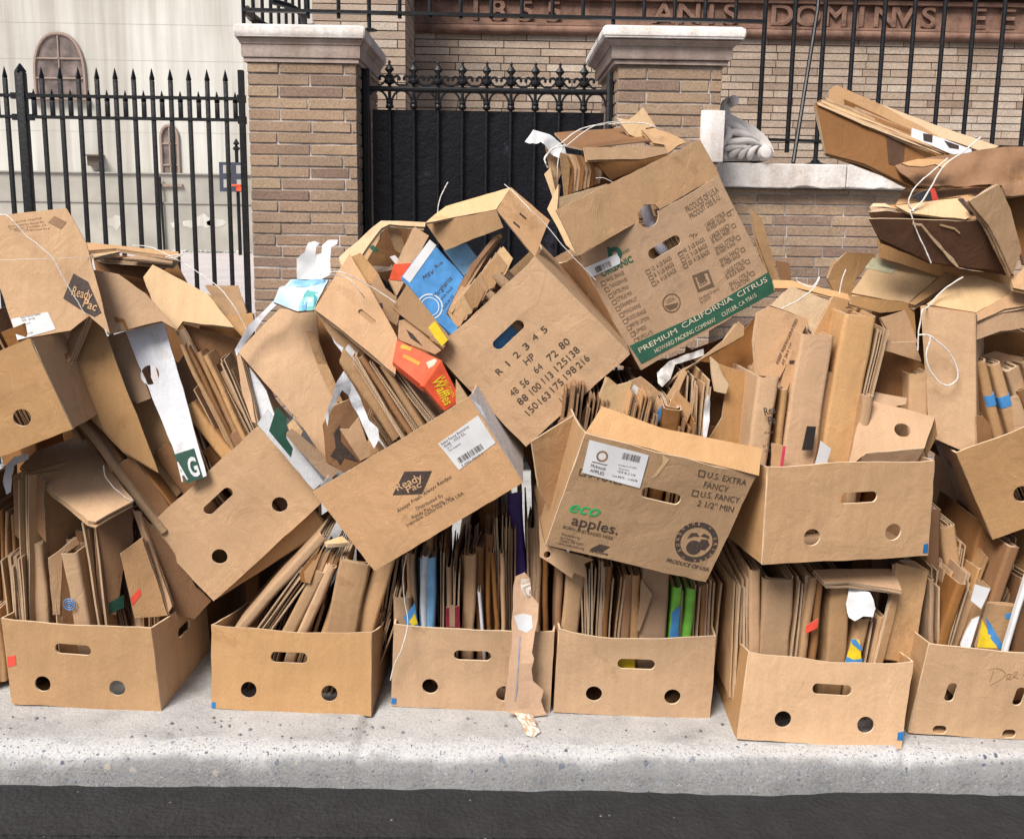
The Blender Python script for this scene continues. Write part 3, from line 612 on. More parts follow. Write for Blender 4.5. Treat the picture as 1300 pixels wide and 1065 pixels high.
def oval(c, rx, rz, rot=0, n=20):
    cs, sn = math.cos(rot), math.sin(rot); out = []
    ext = max(0, rx-rz)
    for k in range(n):
        a = 2*math.pi*k/n; x = rz*math.cos(a)+(ext if math.cos(a) > 0 else -ext); z = rz*math.sin(a)
        if rx <= rz: x = rx*math.cos(a)
        out.append((c[0]+x*cs-z*sn, c[1]+x*sn+z*cs))
    return out
SEED = [0]
def simplify(P, tol):
    """drop corners that barely bend the outline: board edges run straight"""
    P = list(P); ch = True
    while ch and len(P) > 4:
        ch = False; best = None
        for i in range(len(P)):
            a, b, c = V(P[i-1]), V(P[i]), V(P[(i+1) % len(P)]); d = c-a
            if d.length < 1e-6: continue
            h = abs(d.x*(b-a).y-d.y*(b-a).x)/d.length
            if best is None or h < best[0]: best = (h, i)
        if best and best[0] < tol: P.pop(best[1]); ch = True
    return P
def S(label, reg, pts, Y, gx=0, gy=0, mt=KR, em=None, t=.0055, ply=1, holes=(), name='carton_sheet', cat='carton sheet', group=None, warp=.005, prints=(), gap=.007, curl=0, jit=.0012, parent=None):
    SEED[0] += 1; sd = SEED[0]; P = pp(reg, pts); m = frame(P, Y, gx, gy); P = simplify(P, 3.4) if warp < .012 and jit < .003 else P; out = [onplane(m, *p) for p in P]
    em = em or (EW if mt in (WH, KW) else ED)
    hl = []
    for h in holes:
        q = pp(reg, h[:2])[0]; c = onplane(m, *q); c2 = onplane(m, q[0]+1, q[1]); sc1 = math.hypot(c2[0]-c[0], c2[1]-c[1]); hl.append(oval(c, h[2]*sc1, h[3]*sc1, h[4] if len(h) > 4 else 0))
    xs = [o[0] for o in out]; zs = [o[1] for o in out]; w_ = max(xs)-min(xs)+1e-6; h_ = max(zs)-min(zs)+1e-6; cxm = (max(xs)+min(xs))/2
    fac = abs(V((m[0][1], m[1][1], m[2][1])).dot(ray(*P[0]).normalized()))**1.3; rr = random.Random(sd*3+1); crs = []; czm = (max(zs)+min(zs))/2; wv = warp if warp >= .012 else warp*.5*fac; crum = warp >= .014
    for _ in range(0 if warp < .0045 else 1 if warp < .008 else 3):
        e = max(range(len(out)), key=lambda i: (V(out[i])-V(out[i-1])).length*rr.uniform(.4, 1)); dv = (V(out[e])-V(out[e-1])).normalized()
        if rr.random() < .6: dv = V((-dv.y, dv.x))
        a_ = rr.uniform(-.12, .12); dv = V((dv.x*math.cos(a_)-dv.y*math.sin(a_), dv.x*math.sin(a_)+dv.y*math.cos(a_)))
        crs.append((cxm+rr.uniform(-.28, .28)*w_, czm+rr.uniform(-.28, .28)*h_, dv.x, dv.y, rr.choice((-1, 1))*rr.uniform(.04, .12)*fac))
    def disp(x, z): return nz((x, z), 5.5, sd)*wv*1.6 + nz((x, z), 15, sd)*wv*.5 + sum(k*max(0, (x-a)*c+(z-b)*d) for a, b, c, d, k in crs) + ((abs(nz((x, z), 17, sd+5))+abs(nz((x, z), 41, sd+6))*.5)*warp*.8 if crum else 0)
    disp.cr = crs
    o = sheet(name, out, t, [mt, em], parent, None if parent else m, holes=hl, disp=disp, seed=sd, jit=jit, cell=.016 if crum else .05)
    if parent: o.matrix_basis = parent.matrix_basis.inverted() @ m
    else: tag(o, label, cat, group)
    for k in range(1, ply):
        r = random.Random(sd*9+k); sc1 = 1-.012*k
        inner = [(cxm+(x-cxm)*sc1+r.uniform(-.004, .004), z-r.uniform(-.003, .006)) for x, z in out]
        sheet('inner_ply', inner, t*.9, [mt, em], o, M.Translation((r.uniform(-.003, .003), gap*k, r.uniform(-.004, .002))), disp=plyd(disp, k, sd), seed=sd+k)
    for pr in prints: patch(o, m, disp, reg, *pr)
    return o, m, disp
def plyd(disp, k, sd):
    def f(x, z): return disp(x, z)+nz((x, z), 9, sd+k)*.002*k
    f.cr = getattr(disp, 'cr', ()); return f
def patch(o, m, disp, reg, pts, mt, name='print_and_light_patch', off=.0012):
    out = [onplane(m, *p) for p in pp(reg, pts)]
    return sheet(name, out, .0006, [mt, mt], o, M.Translation((0, -off, 0)), disp=disp, cell=.03, jit=0)
def ring(o, m, disp, reg, c, r0, r1, mt, name='printed_ring'):
    q = pp(reg, c)[0]; a = onplane(m, *q); b = onplane(m, q[0]+1, q[1]); s = math.hypot(b[0]-a[0], b[1]-a[1])
    return sheet(name, oval(a, r1*s, r1*s, n=28), .0006, [mt, mt], o, M.Translation((0, -.0012, 0)), holes=[oval(a, r0*s, r0*s, n=28)] if r0 else (), disp=disp, cell=.03, jit=0)
def text(o, m, disp, reg, items, mt, name='printed_text', off=.0014):
    for it in items: text1(o, m, disp, reg, [it], mt, name, off)
def text1(o, m, disp, reg, items, mt, name='printed_text', off=.0014):
    """items: (string, x0 y0 x1 y1 baseline ends, cap height in photo px[, weight, shear]) -> one child"""
    verts = []; faces = []
    for it in items:
        s, ln, hp = it[:3]; bold = it[3] if len(it) > 3 else 0; shear = it[4] if len(it) > 4 else 0
        (x0, y0), (x1, y1) = pp(reg, ln)
        a = V(onplane(m, x0, y0)); b = V(onplane(m, x1, y1)); dv = V((x1-x0, y1-y0)).normalized()
        c = V(onplane(m, x0+dv.y*hp, y0-dv.x*hp)); H = (c-a).length
        cu = bpy.data.curves.new('c', 'FONT'); cu.body = s; cu.size = 1; cu.offset = bold; cu.shear = shear; cu.resolution_u = 3
        ob = bpy.data.objects.new('c', cu); me = bpy.data.meshes.new_from_object(ob); bpy.data.objects.remove(ob)
        if not me.vertices: continue
        xs = [v.co.x for v in me.vertices]; x_lo, x_hi = min(xs), max(xs); sx = (b-a).length/(x_hi-x_lo); sz = H/.70
        u = (b-a).normalized(); w_ = V((-u.y, u.x))
        if w_.dot(c-a) < 0: w_ = -w_
        base = len(verts)
        for v in me.vertices:
            p = a+u*((v.co.x-x_lo)*sx)+w_*(v.co.y*sz); verts.append((p.x, disp(p.x, p.y)-off, p.y))
        faces += [[i+base for i in q.vertices] for q in me.polygons]; bpy.data.meshes.remove(me)
    me = bpy.data.meshes.new('t'); me.from_pydata(verts, [], faces); return link(name, me, mt, o, smooth=False)
def F(reg, g, Y, box='', mt=KR, n=2, yaw=0, D=.30, ext=.16, label=None, group=None, prints=(), zmin=.012, em=ED, open_=.5, bd=0):
    """a flattened carton standing on edge, its fold towards the viewer. g = x y of the top and of the foot of the visible strip, width (enlarged px)"""
    SEED[0] += 1; sd = SEED[0]; r = random.Random(sd*13); xt, yt, xb, yb, wz = g
    (ax, ay), (bx, by) = pp(reg, (xt, yt, xb, yb)); A = at(ax, ay, Y+bd); B = at(bx, by, Y); w_ = wz/3.8035*(B-EYE).dot(FW)/FOC
    up = (A-B).normalized(); L = (A-B).length+ext; B = A-up*L
    if B.z < zmin: k = (A.z-zmin)/max(.01, A.z-B.z); B = A.lerp(B, k); L = (A-B).length
    dy = (V((math.sin(yaw), math.cos(yaw), 0))); dy = (dy-up*dy.dot(up)).normalized(); ex = dy.cross(up)
    m = M(((ex.x, dy.x, up.x, B.x), (ex.y, dy.y, up.y, B.y), (ex.z, dy.z, up.z, B.z), (0, 0, 0, 1)))
    o = foldmesh(w_, D, L, n, sd, mt, em, m, None) if label or prints or r.random() > .38 or w_ > .05 else edgepack(w_*1.1, D, L, sd, mt, m, em=em)
    tag(o, label or f'plain flattened carton on its edge in {box}', 'flattened carton', group or f'flattened cartons standing in {box}')
    for (z0, z1, pm) in prints:                           # a band printed round the fold
        foldmesh(w_+.002, min(D, .05), (z1-z0)*L, 1, sd, pm, pm, M.Translation((0, -.0012, z0*L)), o, name='printed_band', zoff=z0*L)
    return o
def foldmesh(w_, D, L, n, sd, mt, em, mw, parent, name='flattened_carton', zoff=0):
    bm = bmesh.new(); uvl = bm.loops.layers.uv.new('UVMap'); r = random.Random(sd); t = .0034
    nmax = max(1, min(n+2, int(w_/.013)+1)); slope = r.uniform(-.10, .22)
    for k in range(nmax):
        off = k*(t+.0012+.0012*r.random()); hw = w_/2-off
        if hw < t*.9: break
        def path(q):
            h = hw-q; rr = min(h, .011); d0 = off*1.3+q; P = [(-h, D-off), (-h, (D-off)*.5), (-h, d0+rr)]
            for j in range(1, 5): a = math.pi+j*math.pi/2/5; P.append((-h+rr+rr*math.cos(a), d0+rr+rr*math.sin(a)))
            if hw > .0135: P += [(-h+rr, d0), (max(h-rr, -h+rr+1e-4), d0)]
            else: P.append((0, d0))
            for j in range(1, 5): a = -math.pi/2+j*math.pi/2/5; P.append((h-rr+rr*math.cos(a), d0+rr+rr*math.sin(a)))
            return P+[(h, d0+rr), (h, (D-off)*.5), (h, D-off)]
        pO, pI = path(0), path(min(t, hw*.8)); zs = max(3, int(L/.05)); top = L-k*r.uniform(.0, .006)
        G = []
        for q, P in enumerate((pO, pI)):
            rows = []
            for j in range(zs+1):
                z = top*j/zs; row = []
                for (x, y) in P:
                    zz = z
                    if j == zs: zz += nz((x+y, k), 34, sd)*.008 + slope*y*.35
                    s = noise.noise(V((z*4+zoff*4, sd*1.3, 0)))*.010 + noise.noise(V((z*13+zoff*13, sd*2.3, k)))*.0025
                    spread = 1+.10*noise.noise(V(((z+zoff)*7, sd, 5)))
                    row.append(bm.verts.new((x*spread+s*min(1, z/.12+.2), y+noise.noise(V(((z+zoff)*6, x*20, sd)))*.004, zz)))
                rows.append(row)
            G.append(rows)
        N = len(pO)
        for j in range(zs):
            for i in range(N-1):
                bm.faces.new((G[0][j][i], G[0][j][i+1], G[0][j+1][i+1], G[0][j+1][i])); bm.faces.new((G[1][j][i+1], G[1][j][i], G[1][j+1][i], G[1][j+1][i+1]))
        u = 0
        for i in range(N-1):
            a, b = G[0][zs][i], G[0][zs][i+1]; f = bm.faces.new((a, b, G[1][zs][i+1], G[1][zs][i])); f.material_index = 1; l = (b.co-a.co).length
            for lp, uv in zip(f.loops, ((u, 0), (u+l, 0), (u+l, 1), (u, 1))): lp[uvl].uv = uv
            u += l
        for i in (0, N-1):
            for j in range(zs):
                f = bm.faces.new((G[0][j][i], G[0][j+1][i], G[1][j+1][i], G[1][j][i])); f.material_index = 1
                for lp, uv in zip(f.loops, ((j*.05, 0), (j*.05+.05, 0), (j*.05+.05, 1), (j*.05, 1))): lp[uvl].uv = uv
    bm.normal_update(); return obj(name, bm, [mt, em], parent, mw, ang=.9)
def edgepack(w_, D, L, sd, mt, mw, name='flattened_carton', em=None):
    """a few flat boards side by side, cut edges towards the viewer"""
    bm = bmesh.new(); uvl = bm.loops.layers.uv.new('UVMap'); r = random.Random(sd); x = -w_/2
    while x < w_/2-.003:
        t = r.choice((.0032, .0042, .0052)); Lk = L-r.uniform(0, .03)*(r.random() < .6); y0 = r.uniform(0, .02); lean = r.uniform(-.012, .012); zs = max(3, int(L/.06)); sl = r.uniform(-.05, .12)
        cols = [[] for _ in range(4)]
        for j in range(zs+1):
            z = Lk*j/zs; s = noise.noise(V((z*5, sd, x*9)))*.004+lean*z/L
            for c, (dx, yy) in enumerate(((0, y0), (t, y0), (t, D), (0, D))): cols[c].append(bm.verts.new((x+dx+s, yy+noise.noise(V((z*25, sd, x*50)))*.0015, z+(yy*sl if j == zs else 0)+(noise.noise(V((yy*30, sd, x*40)))*.008 if j == zs else 0))))
        for c in range(4):
            A, B = cols[c], cols[(c+1) % 4]
            for j in range(zs):
                f = bm.faces.new((A[j], B[j], B[j+1], A[j+1])); f.material_index = 1 if c % 2 == 0 else 0
                h = Lk/zs
                for lp, uv in zip(f.loops, ((j*h, 0), (j*h, 1), (j*h+h, 1), (j*h+h, 0))): lp[uvl].uv = uv
        f = bm.faces.new([cols[c][-1] for c in range(4)]); f.material_index = 1
        for lp, uv in zip(f.loops, ((0, 0), (0, 1), (D, 1), (D, 0))): lp[uvl].uv = uv
        x += t+r.uniform(.0003, .0045)
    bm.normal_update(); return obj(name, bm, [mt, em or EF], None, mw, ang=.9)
def twine(label, reg, pts, Y, r=.0016, name='twine', group=None):
    """pts 'x y' with optional depth offsets list"""
    ys = Y if isinstance(Y, (list, tuple)) else None; P = pp(reg, pts)
    c = [at(x, y, ys[i] if ys else Y) for i, (x, y) in enumerate(P)]; bm = bmesh.new(); sp_ = spline(c, 12); SEED[0] += 1
    sp_ = [q+noise.noise_vector(q*38+V((SEED[0], 0, 0)))*.0016 for q in sp_]; tube(bm, sp_, [r*.85*(1+.25*noise.noise(q*160)) for q in sp_], 6)
    o = bm2me(bm); org = c[0]
    for v in o.vertices: v.co -= org
    return tag(link(name, o, TW, None, M.Translation(org)), label, 'twine', group)
def solid(name, label, cat, reg, vs, fs, mts, group=None, mi=None):
    """closed body from traced corners, each with its own depth: vs [(x, y, Y)], mi = material index per face"""
    W = [at(*pp(reg, (x, y))[0], Y) for x, y, Y in vs]; org = sum(W, V())/len(W); bm = bmesh.new()
    bv = [bm.verts.new(p-org) for p in W]
    for i, f in enumerate(fs):
        q = bm.faces.new([bv[k] for k in f]); q.material_index = mi[i] if mi else 0
    bmesh.ops.recalc_face_normals(bm, faces=bm.faces); bmesh.ops.bevel(bm, geom=list(bm.edges), offset=.0025, segments=2, affect='EDGES')
    return tag(obj(name, bm, mts, None, M.Translation(org), ang=.5), label, cat, group)

# ---------------------------------------------------------------- open boxes (pose and size from the photograph; x right, y into the pile, z up)
def mk(pos, rot):
    y, p, r = map(R, rot); return M.Translation(V(pos)) @ M.Rotation(y, 4, 'Z') @ M.Rotation(p, 4, 'X') @ M.Rotation(r, 4, 'Y')
BX = {}
def crate(key, label, pos, rot, w, d, h, fl=0, sk=0, holes='', bulge=.006, sag=.004, mt=KR, liner=None, sides='LRBF', name='cardboard_box', sidehole=True, notch=None):
    SEED[0] += 1; sd = SEED[0]; m = mk(pos, rot); root = empty(name, mw=m); tag(root, label, 'cardboard box', 'open cardboard boxes in the pile'); t = .006
    X = lambda a, z: a*w/2*(1+fl*z/h)+sk*z
    def disp(x, z):
        u = max(-1, min(1, (x-sk*z)/(w/2))); zz = max(0, min(1.1, z/h)); return -bulge*1.6*(1-u*u)*zz + nz((x, z), 6, sd)*.006*(1-u*u) - .0015*(1-u*u)*nz((x, z), 20, sd)
    top = [(X(-1+2*k/12, h), h-sag*math.sin(math.pi*k/12)+nz((k, 0), .37, sd)*.007*(0 < k < 12)) for k in range(13)]
    if notch:
        c = onplane(m, *notch[:2]); rn = notch[2]; top = [q for q in top if abs(q[0]-c[0]) > rn+.004]
        top = sorted(top+[(c[0]+rn*math.cos(a), h-rn*math.sin(a)*.95) for a in [math.pi*j/12 for j in range(13)]], key=lambda q: (round(q[0], 5)))
    hl = []
    toks = holes.split(); i = 0
    while i < len(toks):
        kd, x, y = toks[i], float(toks[i+1]), float(toks[i+2]); i += 3; c = onplane(m, x, y)
        hl.append({'o': lambda: oval(c, .056, .0165), 'r': lambda: oval(c, .0245, .0245), 'v': lambda: oval(c, .0155, .03, 0) if 0 else oval(c, .030, .014, R(80)), 's': lambda: oval(c, .02, .014)}[kd]())
    if 'F' in sides: sheet('front_panel', [(X(-1, 0), 0), (X(1, 0), 0)]+top[::-1], t, [mt, ED], root, M.Identity(4), holes=hl, disp=disp, seed=sd)
    for s, nm in ((-1, 'L'), (1, 'R')):
        if nm not in sides: continue
        e = V((X(s, h)-X(s, 0), 0, h)); L = e.length; ez = e/L; ex = V((0, 1, 0)); ey = ez.cross(ex)
        off = V((X(s, 0)-(0 if s < 0 else 0), 0, 0))
        mm = M(((ex.x, ey.x, ez.x, off.x), (ex.y, ey.y, ez.y, off.y), (ex.z, ey.z, ez.z, off.z), (0, 0, 0, 1)))
        lt = [(t+.0005 if i == 0 else (d-t)*i/6, L-.010*math.sin(math.pi*i/6)+nz((i, s), .9, sd)*.004-.0008) for i in range(7)]
        sh = [oval((d*.5, L*.68), .05, .016)] if sidehole else []
        sheet('side_panel', [(t+.0005, 0), (d-t, 0)]+lt[::-1], t, [(liner or mt), ED], root, mm @ M.Translation((0, -t if s < 0 else 0, 0)), holes=sh, disp=(lambda y, z, g=-s: g*.010*math.sin(math.pi*min(1, max(0, y/d)))*z/h), seed=sd+s)
    if 'B' in sides: sheet('back_panel', [(X(-1, 0)+t, 0), (X(1, 0)-t, 0), (X(1, h)-t, h), (X(-1, h)+t, h)], t, [liner or mt, ED], root, M.Translation((0, d-t, 0)), seed=sd+9)
    bm = bmesh.new(); box(bm, (-w/2+.003, .004, .0015), (w/2-.003, d-.003, .0065)); obj('bottom_panel', bm, mt, root)
    BX[key] = dict(root=root, m=m, disp=disp, w=w, d=d, h=h, X=X, t=t); return root
def fill(key, n, seed, hi, where, lean=0, y0=.03, x0=-1, x1=1, dark=0, mats=(KR, KD, KP, KD, KR), dj=.04, dep=None):  # darker board in the mix puts gap shade into the colour
    """cartons packed on edge side by side in a box; hi = how far above the rim they stand (lo, hi)"""
    b = BX[key]; r = random.Random(seed); w = b['w']; 
    for i in range(n):
        u = x0+(x1-x0)*(i+.5)/n; wd = (x1-x0)*w/2/n*r.uniform(.55, .95); L = b['h']+r.uniform(*hi)-.012; D = (dep or b['d'])-y0-.05-r.uniform(0, .05)
        x = u*(w/2-.012-wd/2)
        mw = b['m'] @ M.Translation((x, y0+r.uniform(0, dj), .010)) @ M.Rotation(R(lean+r.uniform(-2.5, 2.5)), 4, 'Y') @ M.Rotation(R(r.uniform(-4, 4)), 4, 'Z')
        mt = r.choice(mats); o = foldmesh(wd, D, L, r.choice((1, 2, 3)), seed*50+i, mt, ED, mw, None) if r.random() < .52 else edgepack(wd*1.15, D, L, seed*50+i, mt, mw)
        tag(o, f'brown flattened carton packed on its edge in {where}', 'flattened carton', f'flattened cartons packed in {where}')
def bt(key, reg, items, mt=INK, name='printed_text', off=.0014): b = BX[key]; return text(b['root'], b['m'], b['disp'], reg, items, mt, name, off)
def bp(key, reg, pts, mt, name='sticker', off=.0012): b = BX[key]; return patch(b['root'], b['m'], b['disp'], reg, pts, mt, name, off)
# ---------------------------------------------------------------- boxes
crate('B1', 'bottom box at the left with red tape on its front edge', (-1.235,2.762,-0.001),(-3.2,-3.2,1.9),0.460,0.44,0.266,-0.008,-0.122, 'o 94 823 r 54 868 r 149 873')
crate('B2', 'bottom box between the red-taped box and the one hung with torn tape', (-0.618,2.751,-0.001),(-3.2,-11.4,0.8),0.486,0.36,0.251,0.009,-0.040, 'o 367.6 833.6 r 316 875 r 418 880', sag=.010)
crate('B3', 'bottom box with a strip of torn tape hanging over its front', (-0.079,2.775,0),(-3.0,0,0.9),0.484,0.4,0.265,-0.003,0.016, 'o 600 831 r 546 870.5 r 640 880')
crate('B4', 'bottom box holding green-printed cartons, under the tilted apple box', (0.408,2.746,0),(-2.3,0,1.2),0.471,0.4,0.268,-0.011,0.008, 'o 807.5 842 r 754 880 r 853.5 883.6', sag=.018)
crate('B5', 'bottom box standing furthest forward with blue tape at its lower corner', (0.929,2.597,-0.001),(-1.6,-7.2,2.3),0.471,0.42,0.256,-0.004,0.062, 'o 1056 874.6 r 994 912.7 r 1099 920', sag=.012)
crate('B6', 'bottom box at the far right with upright slots and a handwritten scrawl', (1.445,2.635,0),(-3.1,0.9,1.8),0.477,0.4,0.281,-0.001,0.091, 'v 1206.6 878 v 1293 883 s 1193 926 s 1281 931', sag=.006)
crate('B0', 'bottom box cut off by the left edge behind the red-taped box', (-1.80,2.86,0),(-2,0,0),0.47,0.4,0.25, 0, 0, '')
crate('M1', 'tilted box with one round hole holding the big logo-printed carton', (-1.431,2.695,0.784),(3.8,-0.3,-21.0),0.499,0.4,0.275,0.003,-0.007, 'r 28 530', bulge=.003, sag=.004)
crate('M2', 'steeply tilted plain box with an oval handhole, left of the white-labelled salad box', (-0.717,2.959,0.435),(3.0,-1.2,-42.7),0.489,0.4,0.310,-0.020,0.025, 'o 277.5 635.4 r 279 706 r 355 640.7', liner=KW, bulge=.004, sag=.002)
crate('M3', 'tilted salad box with a black diamond logo and a white barcode label', (-0.142,2.658,0.616),(-1.2,0.7,-32.7),0.496,0.4,0.285,0.044,-0.028, '', bulge=.002, sag=.002, mt=KP, liner=KW, sidehole=False)
crate('M4', 'box tilted on its corner printed with rows of black size numbers', (0.225,2.822,0.949),(-4.0,3.5,-44.1),0.412,0.42,0.393,-0.016,-0.014, 'o 645.5 425', bulge=.002, sag=.002, sidehole=False)
crate('M5', 'tilted citrus box with a dark green printed band, top of the pile', (0.639,2.999,1.141),(9.7,-5.1,-28.9),0.495,0.4,0.397,0.012,-0.010, 'o 843 314', bulge=.003, sag=0, mt=KP, notch=(824, 279, .034))
crate('M6', 'apple box with green and black lettering and a round fruit emblem', (0.354,2.584,0.541),(2.9,6.5,14.4),0.466,0.4,0.336,0.043,0.066, 'o 839 629', bulge=.003, sag=0)
crate('M7', 'plain box with oval handhole above the foremost bottom box, blue tape at its corner', (0.975,2.62,0.545),(9.0,-0.8,-0.4),0.50,0.4,0.277,-0.012,0.002, 'o 1089 631 r 1030.5 682 r 1133.5 675', sag=-.006)
crate('M8', 'box tilted up to the right at the right edge holding blue-banded cartons', (1.654,2.711,0.669),(-10.4,2.5,-26.9),0.465,0.4,0.287,0.025,0.033, 'r 1298 627', bulge=.003, sag=0)

# prints, stickers and tape on them
bp('B1', 'c', '35 432 76 424 79 470 38 482', RD, 'red_tape'); bp('B2', 'c', '1022 650 1041 650 1041 678 1022 678', BT, 'blue_tape')
bp('B3', 'd', '750 630 774 632 772 660 748 658', BT, 'blue_tape'); bp('B5', 'f', '684 796 712 792 708 834 680 834', BT, 'blue_tape')
bp('M7', 'b', '808 726 830 720 828 768 804 768', BT, 'blue_tape')
b6 = spline([V((x, 0, y)) for x, y in ((1118, 560), (1120, 500), (1150, 478), (1190, 490), (1196, 520), (1160, 545), (1122, 562))], 5)
def pen(key, reg, strokes, wz, mt=INK):
    b = BX[key]; bm = bmesh.new()
    for st in strokes:
        P = pp(reg, st); c = [onplane(b['m'], *p) for p in P]; tube(bm, spline([V((x, b['disp'](x, z)-.0006, z)) for x, z in c], 5), wz, 4)
    obj('handwriting', bm, mt, b['root'])
pen('B6', 'f', ['1140 492 1132 520 1124 548', '1118 490 1150 480 1186 492 1196 514 1165 540 1122 562', '1196 534 1212 528 1226 512 1210 508 1204 526 1222 534 1240 520', '1240 520 1256 500 1244 498 1238 520 1262 530', '1282 512 1292 516'], .0009, FKR)
# salad box
bt('M3', '9', [('Always Fresh. Always Ready.', '780 572 1030 408', 4.6, .0, .25), ('Distributed By', '872 558 1000 492', 4.0, .0), ('Ready Pac Foods, Inc.', '852 600 1042 500', 4.0, .0), ('Irwindale, California 91706 USA', '826 638 1100 482', 4.2, .0), ('®', '1028 412 1042 400', 3)])
bp('M3', '9', '755 486 812 374 944 370 896 480', INK, 'printed_logo')
bt('M3', '9', [('Ready', '780 466 902 412', 9.5, .008), ('Pac', '830 476 896 446', 8.5, .008), ('®', '914 458 922 454', 2.5)], KTX, 'logo_lettering')
bp('M3', '9', '975 240 1167 104 1252 236 1076 366', WH, 'white_label')
def bars(key, reg, a, b, hp, n, seed, mt=INK, off=.0026):
    bx = BX[key]; r = random.Random(seed); (x0, y0), (x1, y1) = pp(reg, a+' '+b); A = V(onplane(bx['m'], x0, y0)); B = V(onplane(bx['m'], x1, y1)); u = (B-A); L = u.length; u /= L; w_ = V((-u.y, u.x)); s = L/math.hypot(x1-x0, y1-y0)*hp
    vs = []; fs = []; p = 0
    for k in range(n):
        wd = L/n*r.choice((.25, .4, .7)); q = A+u*(L*k/n); i = len(vs)
        for c in (q, q+u*wd, q+u*wd+w_*s, q+w_*s): vs.append((c.x, bx['disp'](c.x, c.y)-off, c.y))
        fs.append((i, i+1, i+2, i+3))
    me = bpy.data.meshes.new('b'); me.from_pydata(vs, [], fs); link('barcode', me, mt, bx['root'], smooth=False)
bars('M3', '9', '1080 334', '1196 262', 7.5, 24, 3)
X3 = BX['M3']; text(X3['root'], X3['m'], X3['disp'], '9', [('Salad Fancy Romaine', '992 246 1124 160', 3.2), ('9548 - 3323 5/L', '1006 258 1108 192', 3.0), ('18 CT', '1020 266 1046 248', 2), ('Keep refrigerated', '1028 276 1084 240', 2), ('8 6002 45210 3', '1090 348 1190 286', 2)], INK, 'label_text', .0028)
# size-number box
bt('M4', 'n', [(ch, f'{x} {y} {x+a} {y-b}', 8.6, .0) for ch, x, y, a, b in (('R', 470, 532, 26, 26), ('1', 534, 474, 7, 7), ('2', 580, 428, 26, 24), ('3', 640, 374, 26, 24), ('4', 696, 318, 26, 24), ('5', 754, 268, 26, 24))]
   + [('HP', '645 468 702 420', 9, .0), ('48', '556 668 598 634', 9, .0), ('56', '622 610 664 576', 9, .0), ('64', '706 520 750 484', 9, .0), ('72', '792 444 846 398', 9, .0), ('80', '868 368 922 322', 9, .0),
      ('88', '604 722 658 678', 9, .0), ('100', '684 656 742 604', 9, .0), ('113', '760 584 818 534', 9, .0), ('125', '842 508 908 446', 9, .0), ('138', '920 436 984 374', 9, .0),
      ('150', '660 788 722 726', 9, .0), ('163', '738 716 800 662', 9, .0), ('175', '816 640 882 580', 9, .0), ('198', '900 560 964 500', 9, .0), ('216', '980 490 1046 428', 9, .0),
      ('1/2', '866 704 906 676', 7, .0), ('3/4', '918 650 958 622', 7, .0)])
# citrus box
CGR = plain('citrus_green_print', (.02, .10, .062), .6, nz=.1); OLV = plain('olive_ink', (.13, .085, .05), .7)
bp('M5', 'u', '284 897 640 735 1003 515 1052 612 700 800 345 992', CGR, 'printed_band')
bt('M5', 'u', [('PREMIUM', '336 934 532 828', 6.5), ('CALIFORNIA', '560 808 820 660', 6.5), ('CITRUS', '848 648 1000 562', 6.5), ('HOWARD PACKING COMPANY', '418 936 732 768', 5.4), ('CUTLER, CA 93615', '765 748 945 642', 5.4)], plain('band_lettering', (.62, .56, .42), .7), 'band_lettering', .0032)
bt('M5', 'u', [('PRODUCE OF U.S.A', '584 208 748 96', 8.2, .0), ('PRODUIT DES E.-U.', '602 240 760 132', 7.2, .0)] +
   [(a, f'{682+i*25.5} {284+i*62} {782+i*25.5} {218+i*62}', 6, 0) for i, a in enumerate(('LARGE CITRUS', 'LARGE FANCY', 'SMALL CITRUS', 'SMALL FANCY', 'LARGE CITRUS', 'SMALL CITRUS'))] +
   [(a, f'{690+i*25.5} {306+i*62} {782+i*25.5} {246+i*62}', 5, 0) for i, a in enumerate(('IN MESH BAGS', 'IN BULK FRUIT', 'IN PANTA BAG', 'IN MESH BAGS', 'IN BULK BAGS', 'IN CARTONS'))] +
   [(a, f'{402+i*13} {508+i*32} {500+i*13} {448+i*32}', 5.5, 0) for i, a in enumerate(('12  4 LB BAGS', '8  5 LB BAGS', '6  4 LB BAGS'))] +
   [(a, f'{566+i*13} {414+i*32} {674+i*13} {352+i*32}', 5.5, 0) for i, a in enumerate(('10  3 LB BAGS', '12  3 LB BAGS', '20  4 LB BAGS'))] +
   [(a, f'{164+i*18.5} {566+i*33.5} {164+ln+i*18.5} {566-ln*.45+i*33.5}', 5, 0) for i, (a, ln) in enumerate((('NAVEL ORANGE', 92), ('TANGERINES', 90), ('SATSUMAS', 78), ('CITRUS MIX', 80), ('GRAPEFRUIT', 88), ('MANDARINS', 86), ('BLOOD ORANGE', 96), ('MEYER LEMON', 92), ('LIMES', 60), ('KUMQUATS', 74)))] +
   [('Certified Organic', '644 660 750 604', 3.4), ('by CCOF', '652 676 706 648', 3.4), ('USDA', '476 678 518 658', 4.2, .0), ('ORGANIC', '470 710 536 684', 2.8, .0), ('CCOF', '648 588 690 566', 4, .02)], OLV)
